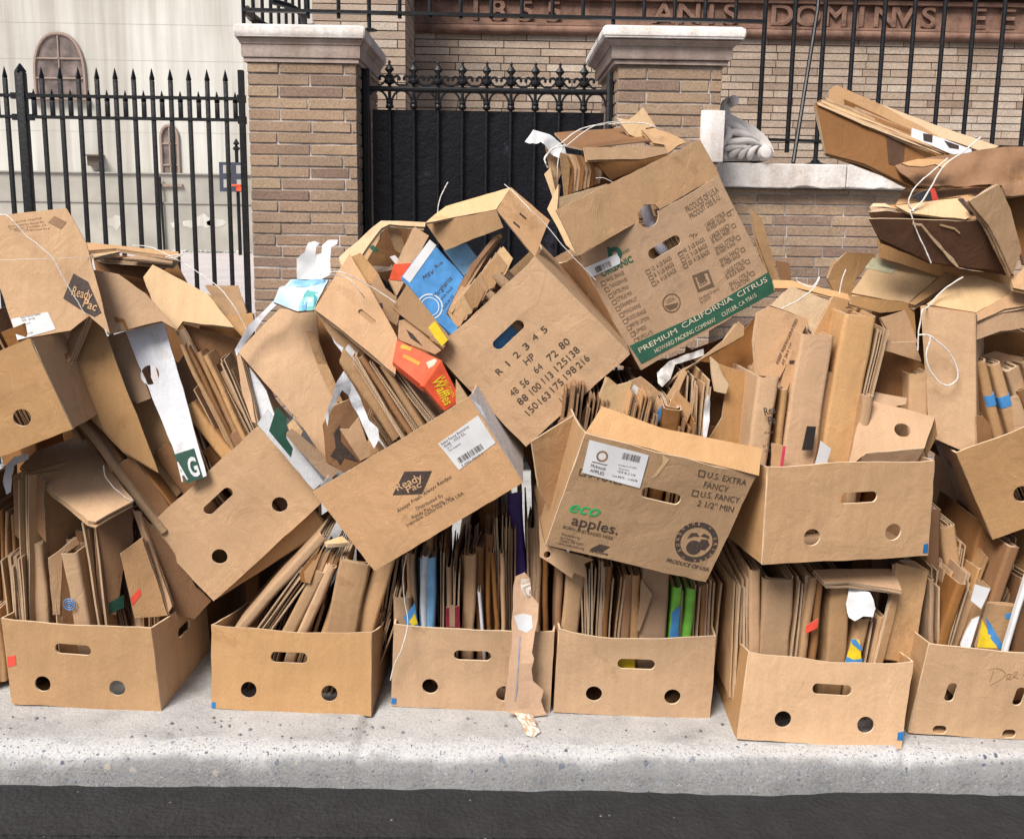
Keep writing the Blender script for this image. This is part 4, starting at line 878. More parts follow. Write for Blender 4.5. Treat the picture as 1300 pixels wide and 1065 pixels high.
def boxes_ink(key, reg, items, mt=INK, wpx=.55):
    """small printed tick boxes: (x, y, side in enlarged px, rotation deg)"""
    b = BX[key]; vs = []; fs = []
    for x, y, s, a in items:
        q = [(x+s/2*(i*math.cos(R(a))+j*math.sin(R(a))), y+s/2*(-i*math.sin(R(a))+j*math.cos(R(a)))) for i, j in ((-1,-1),(1,-1),(1,1),(-1,1))]
        s2 = s*.74; q2 = [(x+s2/2*(i*math.cos(R(a))+j*math.sin(R(a))), y+s2/2*(-i*math.sin(R(a))+j*math.cos(R(a)))) for i, j in ((-1,-1),(1,-1),(1,1),(-1,1))]
        i0 = len(vs)
        for p in q+q2: c = onplane(b['m'], *pp(reg, p)[0]); vs.append((c[0], b['disp'](*c)-.0014, c[1]))
        fs += [(i0+k, i0+(k+1)%4, i0+4+(k+1)%4, i0+4+k) for k in range(4)]
    me = bpy.data.meshes.new('k'); me.from_pydata(vs, [], fs); link('tick_boxes', me, mt, b['root'], smooth=False)
boxes_ink('M5', 'u', [(798+i*24.5, 212+i*62, 22, 25) for i in range(6)] + [(378+i*15, 512+i*31, 24, 25) for i in range(3)] + [(546+i*13, 420+i*31, 24, 25) for i in range(3)] + [(146+i*19.2, 572+i*33, 24, 25) for i in range(10)], OLV)
boxes_ink('M5', 'u', [(664, 560, 92, 20)], OLV)
bx = BX['M5']; ring(bx['root'], bx['m'], bx['disp'], 'u', '501 675', 10.2, 11.6, OLV); ring(bx['root'], bx['m'], bx['disp'], 'u', '655 545', 0, 5.5, OLV)
bp('M5', 'u', '648 600 706 572 712 586 654 614', OLV, 'print_and_light_patch'); bp('M5', 'u', '466 690 536 672 528 698 492 712', OLV, 'print_and_light_patch')
bt('M5', 'u', [('ORGANIC', '140 540 302 458', 8, .03), ('SUNCREST', '232 430 284 404', 4, .0)], CGR, 'green_lettering')
ring(bx['root'], bx['m'], bx['disp'], 'u', '205 422', 3.5, 9, CGR); bp('M5', 'u', '165 398 192 396 186 412 168 410', CGR, 'printed_leaf'); bp('M5', 'u', '160 386 176 384 184 398 168 398', CGR, 'printed_leaf')
bp('M5', 'u', '52 492 214 420 232 446 232 470 84 542', WH, 'white_label', .0022)
bars('M5', 'u', '112 520 ', '190 484', 7.5, 22, 5, off=.0034)
pen('M5', 'u', ['592 332 600 318 606 330 616 314 618 322', '612 316 616 340', '624 318 634 326', '636 312 622 330', '788 214 800 200 822 186', '530 424 552 408 572 400'], .0009)
# apple box
bt('M6', 'w', [('eco', '148 504 326 536', 15, .012, .35)], EGR, 'green_lettering')
bt('M6', 'w', [('apples.', '160 580 434 642', 13, .008), ('BORN AND RAISED HERE.', '112 604 410 674', 4.2), ('Distributed by:', '104 642 214 668', 3.0, .0), ('Red Tomato', '98 664 182 682', 3.0, .0), ('Canton, MA 02021', '92 680 232 706', 3.0, .0), ('www.redtomato.org', '82 696 236 732', 3.2, .0),
   ('IPM PROGRAM', '270 744 376 768', 3, .02), ('U.S. EXTRA', '958 300 1190 354', 7.6, .0), ('FANCY', '938 358 1082 390', 7.6, .0), ('U.S. FANCY', '920 416 1150 456', 7.6, .0), ('2 1/2" MIN', '902 470 1114 510', 7.6, .0), ('PRODUCE OF USA', '720 800 970 858', 4.8, .015, .2), ('3-TOTES', '262 302 456 350', 8, .0)])
boxes_ink('M6', 'w', [(929, 278, 40, -12), (892, 396, 38, -12), (230, 276, 40, -12)])
bx = BX['M6']; ring(bx['root'], bx['m'], bx['disp'], 'w', '900 686', 20.5, 27.5, INK, 'fruit_emblem')
ring(bx['root'], bx['m'], bx['disp'], 'w', '884 716', 0, 9.5, INK, 'fruit_emblem'); bp('M6', 'w', '915 690 930 668 965 672 978 700 950 732 925 728 932 705', INK, 'fruit_emblem')
bp('M6', 'w', '846 664 870 632 905 632 918 652 885 650', INK, 'fruit_emblem'); bp('M6', 'w', '925 650 945 636 975 650 975 668 950 655', INK, 'fruit_emblem')
def arc(key, reg, s, c, r, a0, a1, hp, mt, off=.0026):
    n = len(s); out = []
    for i, ch in enumerate(s):
        if ch == ' ': continue
        a = R(a0+(a1-a0)*i/(n-1)); k = SCL.get(reg, 3.8035); x = c[0]+r*math.cos(a); y = c[1]+r*math.sin(a); tx, ty = -math.sin(a), math.cos(a)
        if a1 < a0: tx, ty = -tx, -ty
        hw = hp*k*.3 if ch not in 'I.' else hp*k*.08; out.append((ch, f'{x-tx*hw} {y-ty*hw} {x+tx*hw} {y+ty*hw}', hp, .0))
    b = BX[key]; text(b['root'], b['m'], b['disp'], reg, out, mt, 'emblem_lettering', off)
arc('M6', 'w', 'SUNSHINE * ORCHARD *', (900, 686), 102, -205, 130, 4.2, KTX)
bp('M6', 'w', '270 84 618 172 566 366 226 276', WH, 'white_label', .0026); bt('M6', 'w', [('~', '284 215 372 236', 3, .05), ('McIntosh', '276 240 362 262', 4.2), ('APPLES', '270 268 352 290', 4.2), ('12/3 lb 2 1/4', '434 272 536 296', 3), ('Lot 8475 - 114578', '404 296 548 328', 2.6), ('Produce of USA', '440 232 546 250', 1.8), ('Sunrise', '442 252 500 264', 1.8)], INK, 'label_text') 
for o_ in [c for c in bx['root'].children if c.name.startswith('label_text')]: o_.location.y -= .0024
bars('M6', 'w', '458 192 ', '562 214', 8.5, 20, 8, off=.0040); ring(bx['root'], bx['m'], bx['disp'], 'w', '345 180', 5, 7.5, FKR); [setattr(c, 'location', V((0, -.0030, 0))) for c in bx['root'].children if c.name.startswith('printed_ring')]
bp('M6', 'w', '276 728 330 700 392 716 352 746 300 742', INK, 'printed_fruit'); ring(bx['root'], bx['m'], bx['disp'], 'w', '330 724', 2.5, 5.2, KTX, 'printed_fruit'); 
# ---------------------------------------------------------------- cartons packed inside the boxes
fill('B0', 5, 1, (.26, .40), 'the box cut off by the left edge')
fill('B1', 9, 2, (.05, .26), 'the red-taped bottom box', lean=-3, y0=.15, x1=.8)
fill('B2', 8, 3, (.03, .12), 'the bottom box second from the left', lean=14, y0=.09)
fill('B3', 12, 4, (.14, .33), 'the bottom box hung with torn tape', lean=-1, y0=.12)
fill('B4', 9, 5, (.10, .22), 'the bottom box under the apple box', lean=1, y0=.15)
fill('B5', 8, 6, (.05, .20), 'the foremost bottom box', lean=2, y0=.17)
fill('B6', 8, 7, (.10, .30), 'the bottom box at the far right', lean=14, y0=.14)
fill('M1', 5, 8, (.02, .16), 'the tilted box at the left edge', y0=.10)
fill('M2', 7, 9, (.02, .22), 'the steeply tilted box', y0=.05, lean=8)
fill('M3', 7, 10, (.01, .10), 'the salad box', y0=.22, lean=-3)
fill('M4', 8, 11, (.005, .05), 'the size-number box', y0=.03, lean=0, x1=.55)
fill('M5', 5, 12, (-.10, .0), 'the citrus box', y0=.08, mats=(KD, KR))
fill('M6', 7, 13, (.02, .09), 'the apple box', y0=.20, lean=-8)
fill('M7', 7, 14, (.12, .28), 'the box above the foremost one', y0=.20, lean=5)
fill('M8', 6, 15, (.02, .12), 'the tilted box at the right edge', y0=.10, lean=2)
# cartons heaped between and behind the boxes, gap shade put into their darker colour
HEAP = []
def heap(n, seed, xr, yr, zr, where, lean=0, Ls=(.35, .5), Ds=.35, W=(.05, .09)):
    r = random.Random(seed)
    for i in range(n):
        x = xr[0]+(xr[1]-xr[0])*(i+.5)/n; y = r.uniform(*yr); z = r.uniform(*zr)
        mw = M.Translation((x, y, z)) @ M.Rotation(R(lean+r.uniform(-9, 9)), 4, 'Y') @ M.Rotation(R(r.uniform(-12, 12)), 4, 'Z') @ M.Rotation(R(r.uniform(-12, 4)), 4, 'X')
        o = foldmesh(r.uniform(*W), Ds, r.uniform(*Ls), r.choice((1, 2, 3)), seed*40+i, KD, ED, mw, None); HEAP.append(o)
heap(7, 71, (-1.75, -.35), (3.15, 3.35), (.0, .05), 'behind the bottom boxes at the left', Ls=(.45, .62))
heap(9, 72, (-.35, 1.0), (3.15, 3.4), (.0, .05), 'behind the bottom boxes in the middle', Ls=(.6, .8))
heap(7, 73, (1.0, 2.2), (3.05, 3.3), (.0, .05), 'behind the bottom boxes at the right', Ls=(.6, .85))
heap(6, 74, (-1.75, -1.0), (3.2, 3.4), (.5, .55), 'in the middle of the pile at the left', lean=-12, Ls=(.35, .5))
heap(7, 75, (-.55, .35), (3.25, 3.45), (.55, .65), 'in the middle of the pile under the size-number box', lean=-25, Ls=(.35, .5))
heap(7, 76, (.25, 1.1), (3.2, 3.5), (.55, .6), 'in the middle of the pile under the citrus box', Ls=(.35, .5))
heap(7, 77, (1.05, 2.1), (3.05, 3.3), (.65, .75), 'in the middle of the pile at the right', Ls=(.32, .42), lean=6)

vs_ = []; fs_ = []; mi_ = []; uv_ = []
for o in HEAP:                                            # the uncountable rest of the heap, deep in the gaps: one mass
    b0 = len(vs_); mw_ = o.matrix_basis; me_ = o.data
    vs_ += [mw_ @ v.co for v in me_.vertices]; fs_ += [[b0+i for i in q.vertices] for q in me_.polygons]; mi_ += [q.material_index for q in me_.polygons]; uv_ += [tuple(u.uv) for u in me_.uv_layers[0].data]
    bpy.data.objects.remove(o)
me_ = bpy.data.meshes.new('heap'); me_.from_pydata(vs_, [], fs_); me_.uv_layers.new(name='UVMap')
me_.polygons.foreach_set('material_index', mi_); me_.uv_layers[0].data.foreach_set('uv', [c for u in uv_ for c in u])
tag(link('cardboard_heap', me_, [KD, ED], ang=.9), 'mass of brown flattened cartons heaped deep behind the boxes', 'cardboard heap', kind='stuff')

# ---------------------------------------------------------------- big pieces, traced one by one: upper left
_o, _m, _d = S('big carton sheet with diamond logo and fine print rising from the tilted left box', '4', '-260 120 0 85 320 55 415 220 470 420 530 660 430 575 340 645 145 682 85 692 60 600 0 440 -300 400', 2.86, .02, -.05, KR, ply=1, warp=.004,
  prints=[('355 370 425 410 490 560 455 580 380 540 305 490', INK), ('55 590 232 556 270 640 85 692', WH), ('262 92 322 122 294 156 232 124', FKR)])
text(_o, _m, _d, '4', [('Ready', '345 475 440 500', 12, .01), ('Pac', '398 530 462 552', 11, .01)], KTX, 'logo_lettering', .003)
text(_o, _m, _d, '4', [('Always Fresh. Always Ready.', '60 128 205 105', 2.6), ('Distributed by Ready Pac', '40 148 215 124', 2.6), ('Foods, Inc. Irwindale, CA', '48 160 225 140', 2.6), ('Keep refrigerated 34 F', '70 166 240 158', 2.4)], FKR)
text(_o, _m, _d, '4', [('Salad Fancy Italian', '100 588 196 568', 2.6), ('8528 -  2311/06', '108 602 170 590', 2.6), ('18 CT', '118 620 150 612', 2), ('Lot 5520', '130 664 160 658', 2)], INK, 'label_text', .003)
S('light brown carton panel with a cut notch, right of the logo-printed sheet', '4', '415 348 575 375 705 470 860 645 780 600 610 650 520 665 470 500', 2.96, .03, -.04, KR, ply=2, prints=[('548 578 600 590 622 640 606 640 590 606 560 606', KD)])
S('large plain carton flap with a long point leaning over the tilted left box', '4', '430 572 500 640 640 980 765 1332 600 1230 290 905 355 740', 2.93, .04, -.02, KR, ply=2, warp=.006)
S('narrow torn carton edge beside the long pointed flap', '4', '360 585 425 570 420 600 300 880 252 930 290 800 330 690', 2.90, -.12, 0, KP, ply=3)
S('small torn scrap of carton beside the tilted left box', '4', '242 715 330 700 318 790 295 815', 2.92, 0, 0, KR)
_o, _m, _d2 = S('white carton panel with a round hole and white letters on a green band', '4', '610 652 790 597 1000 1345 908 1382', 2.975, .0, -.05, KW, ply=1, holes=(('728', '860', 11.5, 12.5),), prints=[('8: 846 292 940 262 984 404 908 432', DGR)])
text(_o, _m, _d2, '8', [('A', '884 420 914 408', 24, .03), ('G', '930 402 972 388', 24, .03)], WH, 'white_lettering', .003)
S('mid brown carton panel with rounded lower corner, left of the white holed panel', '4', '492 680 608 648 728 972 700 990 662 998 640 985', 3.0, .02, -.04, KP, ply=2)
S('long brown carton strip passing under the round-cornered panel', '4', '490 760 520 780 660 1000 730 975 850 1180 912 1385 845 1455 780 1400 600 1060', 3.05, .03, -.04, KR, ply=3)
F('8', (300, 40, 740, 610, 40), 2.93, 'the slope below the tilted left box', n=3, ext=.05, zmin=.2)
F('8', (330, 30, 560, 340, 70), 2.95, 'the slope below the tilted left box', n=2, ext=.0, zmin=.2, mt=KD)
S('bundle of brown cartons sloping under the long pointed flap', '8', '450 160 545 330 610 285 760 400 830 560 760 610 640 510 540 400', 2.99, .05, -.02, KP, ply=3)
S('dark slotted carton strip sloping down to the plain tilted box', '8', '560 345 640 300 700 400 820 545 770 590 700 500', 2.96, .05, 0, KD, ply=3)
S('creased pale carton sheet with a folded corner, tied down by twine near the fence', '4', '690 385 735 325 860 380 1000 470 1080 560 1135 645 1000 615 885 605 850 655 760 560', 3.08, .02, -.14, KL, ply=2, warp=.010)
S('dark inside of an opened carton with black print, below the creased pale sheet', '4', '880 612 1000 650 1175 692 1150 790 1040 880 960 760', 3.10, .06, 0, KD, prints=[('990 780 1110 790 1060 880 1010 850', INK)])  # inside face in darker board, interior shade put into the colour
S('long stiff carton edge running down beside the dark opened carton', '4', '850 655 885 635 1060 960 1110 1060 1150 1140 1110 1130 1000 960', 3.04, .02, 0, KP, ply=4)
F('4', (968, 915, 1095, 1170, 46), 3.02, 'the steeply tilted box', n=4, ext=.12)
F('4', (1100, 840, 1220, 1120, 62), 3.04, 'the steeply tilted box', n=2, ext=.12)
F('4', (1030, 900, 1160, 1160, 48), 3.03, 'the steeply tilted box', n=3, ext=.12, mt=KP)
F('8', (920, 90, 1010, 330, 60), 3.06, 'the steeply tilted box', n=3, ext=.1)
F('8', (985, 120, 1080, 320, 44), 3.06, 'the steeply tilted box', n=3, ext=.1, mt=KD)
S('brown carton with a wrinkled top edge near the fence foot', '4', '990 430 1150 428 1192 560 1080 578 1040 520', 3.14, .03, -.03, KR, ply=2)
S('short brown carton standing at the right of the fence-side heap', '4', '1078 575 1218 560 1232 640 1190 700 1130 640', 3.10, .03, -.03, KR, ply=2)
for i_, (p_, y_, gy_) in enumerate((('415 224 700 236 862 262 858 285 700 262 560 250 430 262', 3.22, -.6), ('450 262 580 236 585 262 500 286 452 290', 3.2, -.5), ('590 290 720 268 860 280 830 318 740 312', 3.2, -.4), ('430 270 720 300 860 300 840 330 700 330 500 300', 3.24, -.7))):
    S(f'flat carton in the loose stack behind the logo-printed sheet', '4', p_, y_, .05, gy_, (KR, KL, KP, KD)[i_], ply=2, group='flat cartons stacked behind the logo-printed sheet', warp=.008)
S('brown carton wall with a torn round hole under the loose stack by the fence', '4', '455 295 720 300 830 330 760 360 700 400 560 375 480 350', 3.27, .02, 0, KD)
# lower left, in the red-taped box
F('8', (100, 400, 110, 1060, 52), 2.86, 'the red-taped bottom box', n=3, ext=.2, yaw=.5); F('8', (170, 720, 190, 1060, 80), 2.88, 'the red-taped bottom box', n=1, ext=.2)
F('8', (50, 790, 78, 1060, 70), 2.85, 'the red-taped bottom box', n=3, ext=.2); F('c', (-30, 200, -25, 260, 60), 2.88, 'the red-taped bottom box', n=3, ext=.2)
S('tall narrow carton with a bent corner in the red-taped bottom box', '8', '62 392 118 372 150 375 215 402 218 610 225 715 130 600 98 710 70 680', 2.89, .0, 0, KD, ply=2)
S('big carton flap folded open above the red-taped bottom box', '8', '95 342 165 268 400 180 560 380 642 512 462 618 425 612', 2.93, .02, -.30, KR, ply=3, warp=.008)
S('dark brown side of the folded-open carton in the red-taped bottom box', '8', '455 622 642 512 645 700 600 830 560 1065 480 1065', 2.90, .12, 0, KD, prints=[('525 1010 598 970 600 1030 530 1062', DGR)])
F('8', (422, 618, 482, 1065, 44), 2.86, 'the red-taped bottom box', n=3, ext=.15)
F('8', (330, 770, 385, 1065, 84), 2.85, 'the red-taped bottom box', n=2, ext=.15, label='carton with a blue ring print standing in the red-taped bottom box')
_o = [o for o in col.objects if 'blue ring print' in o.get('label', '')][0]
bm = bmesh.new(); c_ = at(97, 765.5, 2.843)-_o.location
for rr in (.004, .011, .018): tube(bm, [c_+V((rr*math.cos(k*.4), -.001, rr*math.sin(k*.4))) for k in range(16)], .0016, 4, True)
_b = obj('printed_ring', bm, BL, _o); _b.matrix_local = _o.matrix_world.to_3x3().inverted().to_4x4()
F('8', (250, 790, 268, 1065, 28), 2.87, 'the red-taped bottom box', n=2, ext=.15, yaw=.6); S('slanting carton sheet with a light cut edge in the red-taped bottom box', '8', '232 795 370 695 385 725 300 780 290 1065 255 1065', 2.88, .1, 0, KR, ply=2)
S('carton panel with a red tape mark in the red-taped bottom box', '8', '580 775 685 695 745 900 810 1065 650 1080', 2.87, .06, 0, KP, ply=3, prints=[('630 985 676 935 682 968 640 1020', RD)])
S('long dark carton wall slanting behind the red-marked panel', '8', '640 560 700 600 835 760 950 940 1020 1000 940 1090 835 1060 760 860', 2.93, .10, -.02, KD, ply=2)
S('long thin carton leaning across the dark wall in the red-taped bottom box', '8', '642 565 668 575 835 1020 808 1065 780 1000', 2.90, 0, 0, KP, ply=3)
S('crumpled white plastic bag caught beside the tilted left box', '8', '20 350 60 308 130 290 128 320 60 350 50 400 58 470 40 480 15 420', 2.84, 0, 0, WH, t=.002, name='plastic_bag', cat='plastic bag', warp=.02)
# second bottom box: fan of folded cartons
F('9', (400, 600, -60, 900, 120), 3.02, '', n=2, ext=.06, D=.2, label='wide carton leaning to the right under the plain tilted box, second bottom box', group=None)
for g_, m_, n_ in (((420, 690, 90, 1060, 50), KR, 2), ((350, 850, 190, 1070, 70), KR, 3), ((405, 860, 290, 1075, 62), KR, 3), ((455, 830, 350, 1075, 52), KP, 3)):
    F('9', g_, 2.87, 'a fan in the second bottom box', mt=m_, n=n_, ext=.1)
F('9', (575, 815, 520, 1080, 150), 2.86, 'the second bottom box', n=2, ext=.12, mt=KR, label='wide smooth carton face with a faint grey print in the second bottom box')
F('9', (715, 800, 640, 1080, 92), 2.88, 'the second bottom box', n=2, ext=.12); F('9', (760, 780, 720, 1060, 40), 2.93, 'the second bottom box', n=3, ext=.12, mt=KD)
S('light carton tray lying on the fan of cartons under the salad box', '9', '425 715 510 685 545 715 440 725', 2.88, 0, -.5, KL, ply=2)
for k_ in range(7): S('thin ply of the splayed carton fan', '9', f'{305+k_*22} 862 {390+k_*18} 740 {402+k_*18} 742 {335+k_*20} 912 {312+k_*21} 905', 2.865+.004*k_, .05, 0, KP if k_ % 2 else KD, group='plies of the splayed carton fan in the second bottom box', t=.003)
# third bottom box (hung with tape)
F('d', (800, 150, 800, 275, 86), 2.83, '', n=2, ext=.15, mt=KR, label='short carton with a blue and yellow print in the tape-hung bottom box')
S('blue and yellow printed corner on a short carton', 'd', '808 240 862 172 880 285 826 285', 2.826, 0, 0, BL, t=.001, name='printed_scrap', cat='carton scrap', prints=[('835 262 862 220 876 270 850 282', YE)])
F('d', (922, -40, 915, 285, 76), 2.84, '', n=1, ext=.15, mt=LB, em=EW, label='pale blue and white folded carton in the tape-hung bottom box'); F('d', (905, -50, 900, 285, 30), 2.835, '', n=1, ext=.15, mt=KW, em=EW, label='white cut edge beside the pale blue carton', group=None)
F('d', (1030, 0, 1030, 295, 26), 2.84, 'the tape-hung bottom box', n=2, ext=.1, mt=KP); F('d', (1062, 0, 1060, 295, 28), 2.84, 'the tape-hung bottom box', n=2, ext=.1)
S('dark red printed carton foot between two folded cartons', 'd', '1012 195 1078 185 1080 292 1012 290', 2.835, 0, 0, plain('maroon_print', (.22, .015, .03)), t=.004, name='carton_scrap', cat='carton scrap', prints=[('1028 180 1056 180 1056 286 1030 286', KR)])
F('d', (1130, -60, 1120, 295, 60), 2.87, 'the tape-hung bottom box', n=1, ext=.1); F('d', (1170, 120, 1186, 300, 16), 2.84, '', n=1, ext=.1, mt=KW, em=EW, label='thin white carton strip in the tape-hung bottom box')
for x0_ in (1215, 1245, 1278, 985, 850, 830): F('d', (x0_, -70, x0_+8, 290, 22), 2.86, 'the tape-hung bottom box', n=2, ext=.1, mt=KD if x0_ % 2 else KP)
F('a', (85, 480, 110, 880, 70), 2.93, '', n=1, ext=.3, mt=PU, label='dark purple printed carton deep in the tape-hung bottom box'); 
for x0_ in (10, 45, 170, 200, 235): F('a', (x0_, 600, x0_+5, 1110, 26), 2.88, 'the tape-hung bottom box', n=2, ext=.1, mt=KD if x0_ % 2 else KR)
# fourth bottom box
for g_, m_, n_, l_ in (((310, 20, 300, 300, 34), KD, 2, None), ((375, 10, 360, 305, 88), KR, 1, None), ((436, 0, 438, 312, 34), KP, 3, None), ((500, -20, 490, 320, 68), KR, 2, None), ((545, 0, 530, 322, 26), KD, 2, None),
                       ((590, 60, 570, 325, 44), KP, 4, None), ((640, 40, 628, 320, 44), KD, 2, None), ((680, 40, 664, 325, 46), KP, 2, None), ((780, 0, 755, 330, 130), KP, 1, 'wide smooth pinkish carton face in the bottom box under the apple box'),
                       ((876, 100, 862, 335, 46), LG, 2, 'lime green carton with blue lettering in the bottom box under the apple box'), ((945, 105, 925, 335, 44), LG, 2, 'plain lime green carton in the bottom box under the apple box'),
                       ((905, 90, 893, 335, 20), KD, 2, None), ((985, 100, 970, 335, 32), KP, 4, None), ((1015, 90, 1000, 335, 30), KD, 3, None), ((1060, 70, 1035, 335, 50), KR, 2, None)):
    F('e', g_, 2.805, 'the bottom box under the apple box', mt=m_, n=n_, ext=.16, label=l_)
S('torn carton corner with a pointed end in the bottom box under the apple box', 'e', '700 60 755 130 690 310 680 305', 2.79, 0, 0, KR)
S('blue lettered patch on the lime green carton', 'e', '848 215 890 180 880 335 834 335', 2.799, 0, 0, BL, t=.001, name='printed_scrap', cat='carton scrap')
S('notched carton flap hanging out below the apple box', 'a', '205 560 250 735 470 800 425 820 437 890 375 862 363 888 210 785', 2.76, .02, -.02, KR, holes=(('246', '775', 4.5, 4.5),))
F('b', (-10, 870, -10, 990, 20), 2.86, 'the foremost bottom box', n=2)
# foremost bottom box
for g_, m_, n_, l_ in (((-60, 60, -70, 400, 80), KR, 2, None), ((0, 20, -10, 405, 60), KP, 2, None), ((110, 60, 90, 425, 150), KR, 2, 'widest smooth carton face in the foremost bottom box'), ((225, 50, 185, 440, 78), KR, 3, None), ((280, 50, 240, 440, 40), KP, 3, 'carton with a red tape band in the foremost bottom box'), ((320, 60, 275, 445, 30), KD, 2, None),
                       ((420, 90, 380, 465, 100), KR, 1, None), ((520, 250, 480, 470, 60), KR, 2, None), ((575, 230, 530, 470, 36), KD, 3, None), ((610, 240, 565, 470, 34), KP, 3, None)):
    F('f', g_, 2.71, 'the foremost bottom box', mt=m_, n=n_, ext=.16, label=l_)
S('red tape band on a carton edge', 'f', '240 280 300 245 295 290 238 320', 2.69, 0, 0, RD, t=.001, name='red_tape', cat='tape')
S('yellow and blue printed carton strip in the foremost bottom box', 'f', '465 345 500 350 515 400 510 470 428 470', 2.695, 0, 0, YE, t=.003, prints=[('458 348 480 345 515 395 500 400 462 368', BL), ('436 430 470 445 512 440 510 468 430 466', BL)])
S('pale carton lid lying across the top of the foremost bottom box', 'f', '280 10 660 5 670 15 705 108 560 88 450 70 335 78', 2.70, .02, -.30, KP, ply=3)
S('crumpled white paper sticking out under the pale carton lid', 'f', '450 90 500 95 540 125 572 200 565 240 520 235 480 258 455 240 436 175', 2.68, 0, -.1, WH, t=.002, name='crumpled_paper', cat='paper', warp=.02)
S('broad light carton panel at the right of the foremost bottom box', 'f', '680 -20 828 20 790 240 752 460 600 440 660 180', 2.73, .08, 0, KR, ply=2)
S('narrow carton face turned right beside the broad light panel', 'f', '665 105 700 110 610 470 575 470', 2.70, .1, 0, KP, ply=2)
S('worn carton corner with layered edge above the foremost bottom box', 'b', '700 810 770 815 885 892 870 905 860 1100 838 1100 830 890', 2.82, .06, 0, KP, ply=3)
# far right bottom box
for g_, m_, n_, l_ in (((850, 60, 850, 365, 26), KP, 3, None), ((870, 100, 872, 370, 20), KR, 3, None), ((990, 80, 905, 370, 52), KD, 3, None), ((1030, 40, 935, 380, 30), KP, 2, None), ((1130, 100, 1040, 390, 26), KP, 2, None), ((1240, -100, 1150, 200, 60), KD, 2, None), ((1320, 60, 1290, 400, 90), KD, 2, None)):
    F('f', g_, 2.74, 'the bottom box at the far right', mt=m_, n=n_, ext=.16, label=l_)
S('carton with a yellow disc and blue arc print in the far right bottom box', 'f', '1120 172 1262 190 1200 400 1060 388', 2.72, .03, 0, KR, ply=2, prints=[('1108 240 1130 270 1200 392 1170 392 1120 330', BL), ('1090 250 1110 290 1165 390 1068 386', YE), ('1200 225 1260 215 1262 250 1205 250', BL)])
S('white curved carton piece in the far right bottom box', 'f', '1080 238 1040 330 1030 390 990 420 985 370 1010 300 1045 255', 2.70, 0, 0, KW)
S('white tag with blue letters hanging in the far right bottom box', 'f', '1058 82 1132 105 1100 195 1085 200 1036 160', 2.68, 0, 0, WH, t=.002, name='paper_tag', cat='tag')
F('f', (1320, 40, 1215, 400, 24), 2.69, '', n=1, ext=.1, D=.02, mt=WH, em=EW, label='long white plastic stick leaning in the far right bottom box')
for g_, m_ in (((870, 560, 850, 860, 66), KD), ((930, 640, 960, 900, 70), KR), ((1000, 720, 950, 1010, 60), KD), ((1150, 640, 1080, 900, 120), KD), ((1230, 700, 1200, 1000, 70), KP), ((900, 800, 880, 1060, 40), KR)):
    F('b', g_, 2.86, 'the gap under the tilted box at the right', mt=m_, n=2, ext=.25)

S('added dark sheet for the gap shade below the blue package', '5', '380 400 520 520 640 800 700 1000 560 1240 420 1240 400 700', 3.13, .0, 0, KD)  # sheet added to darken the gap, shade put into its colour
S('added dark sheet for the gap shade under the loose stack by the fence', '4', '440 290 850 312 930 460 1010 620 860 800 600 640 470 420', 3.32, 0, 0, KD)  # added backing, the shade below the stack is in its colour
S('added dark sheet for the gap shade beside the plastic sheet edge', '4', '1000 560 1215 600 1240 700 1230 1000 1150 1040 900 760', 3.22, 0, 0, KD)  # added backing, gap shade carried by its dark colour
S('brown carton wall far behind the bundle by the fence', '4', '840 420 1010 470 1190 580 1225 700 1100 800 900 700', 3.26, .02, -.03, KR)

def sheaf(reg, A, B, n, Y, box, mts=(KR, KD, KP), dY=.0, W=.85, ext=.12, D=.25):
    """parallel folded cartons between two traced lines"""
    for k in range(n):
        u = (k+.5)/n; g = [A[i]+(B[i]-A[i])*u for i in range(4)]; r = random.Random(k*7+n); g[0] += r.uniform(-12, 12); g[1] += r.uniform(-26, 26)
        dx, dy = g[2]-g[0], g[3]-g[1]; L = math.hypot(dx, dy); wn = abs((B[2]-A[2])*dy-(B[3]-A[3])*dx)/L/n
        F(reg, (*g, max(14, wn*W*r.uniform(.7, 1.1))), Y+dY*k+r.uniform(0, .02), box, mt=mts[k % len(mts)], n=r.choice((2, 3, 4)), ext=ext, D=D)
sheaf('4', (850, 690, 1085, 1200), (1090, 800, 1225, 1090), 6, 3.0, 'the steeply tilted box')
sheaf('8', (330, 60, 800, 640), (640, 300, 850, 560), 5, 2.96, 'the slope below the tilted left box', ext=.03)
sheaf('5', (540, 740, 800, 1190), (800, 850, 1010, 1100), 6, 2.76, 'the salad box')
sheaf('8', (120, 640, 160, 1070), (620, 760, 700, 1060), 6, 2.93, 'the red-taped bottom box', W=.6)

sheaf('4', (250, 940, 330, 1130), (300, 930, 560, 1290), 3, 2.97, 'the slope below the tilted left box', ext=.02)
sheaf('f', (800, 40, 800, 360), (1150, 20, 1010, 385), 8, 2.80, 'the bottom box at the far right', W=.6)
sheaf('8', (-40, 560, -20, 1060), (80, 560, 80, 1050), 4, 2.93, 'the red-taped bottom box', W=.7)
sheaf('6', (430, 960, 400, 1120), (700, 900, 640, 1110), 6, 2.93, 'the apple box', W=.6)
sheaf('6', (760, 960, 740, 1160), (1010, 930, 960, 1170), 6, 2.95, 'the apple box', W=.6, mts=(KD, KP, KD))

S('brown carton face in the shade between the number box and the citrus box', 'p', '770 470 812 468 830 500 800 540 740 545 730 520', 3.16, 0, 0, KD)
KX = kraft('waxed_dark_board', (.15, .062, .025), dark=.5)
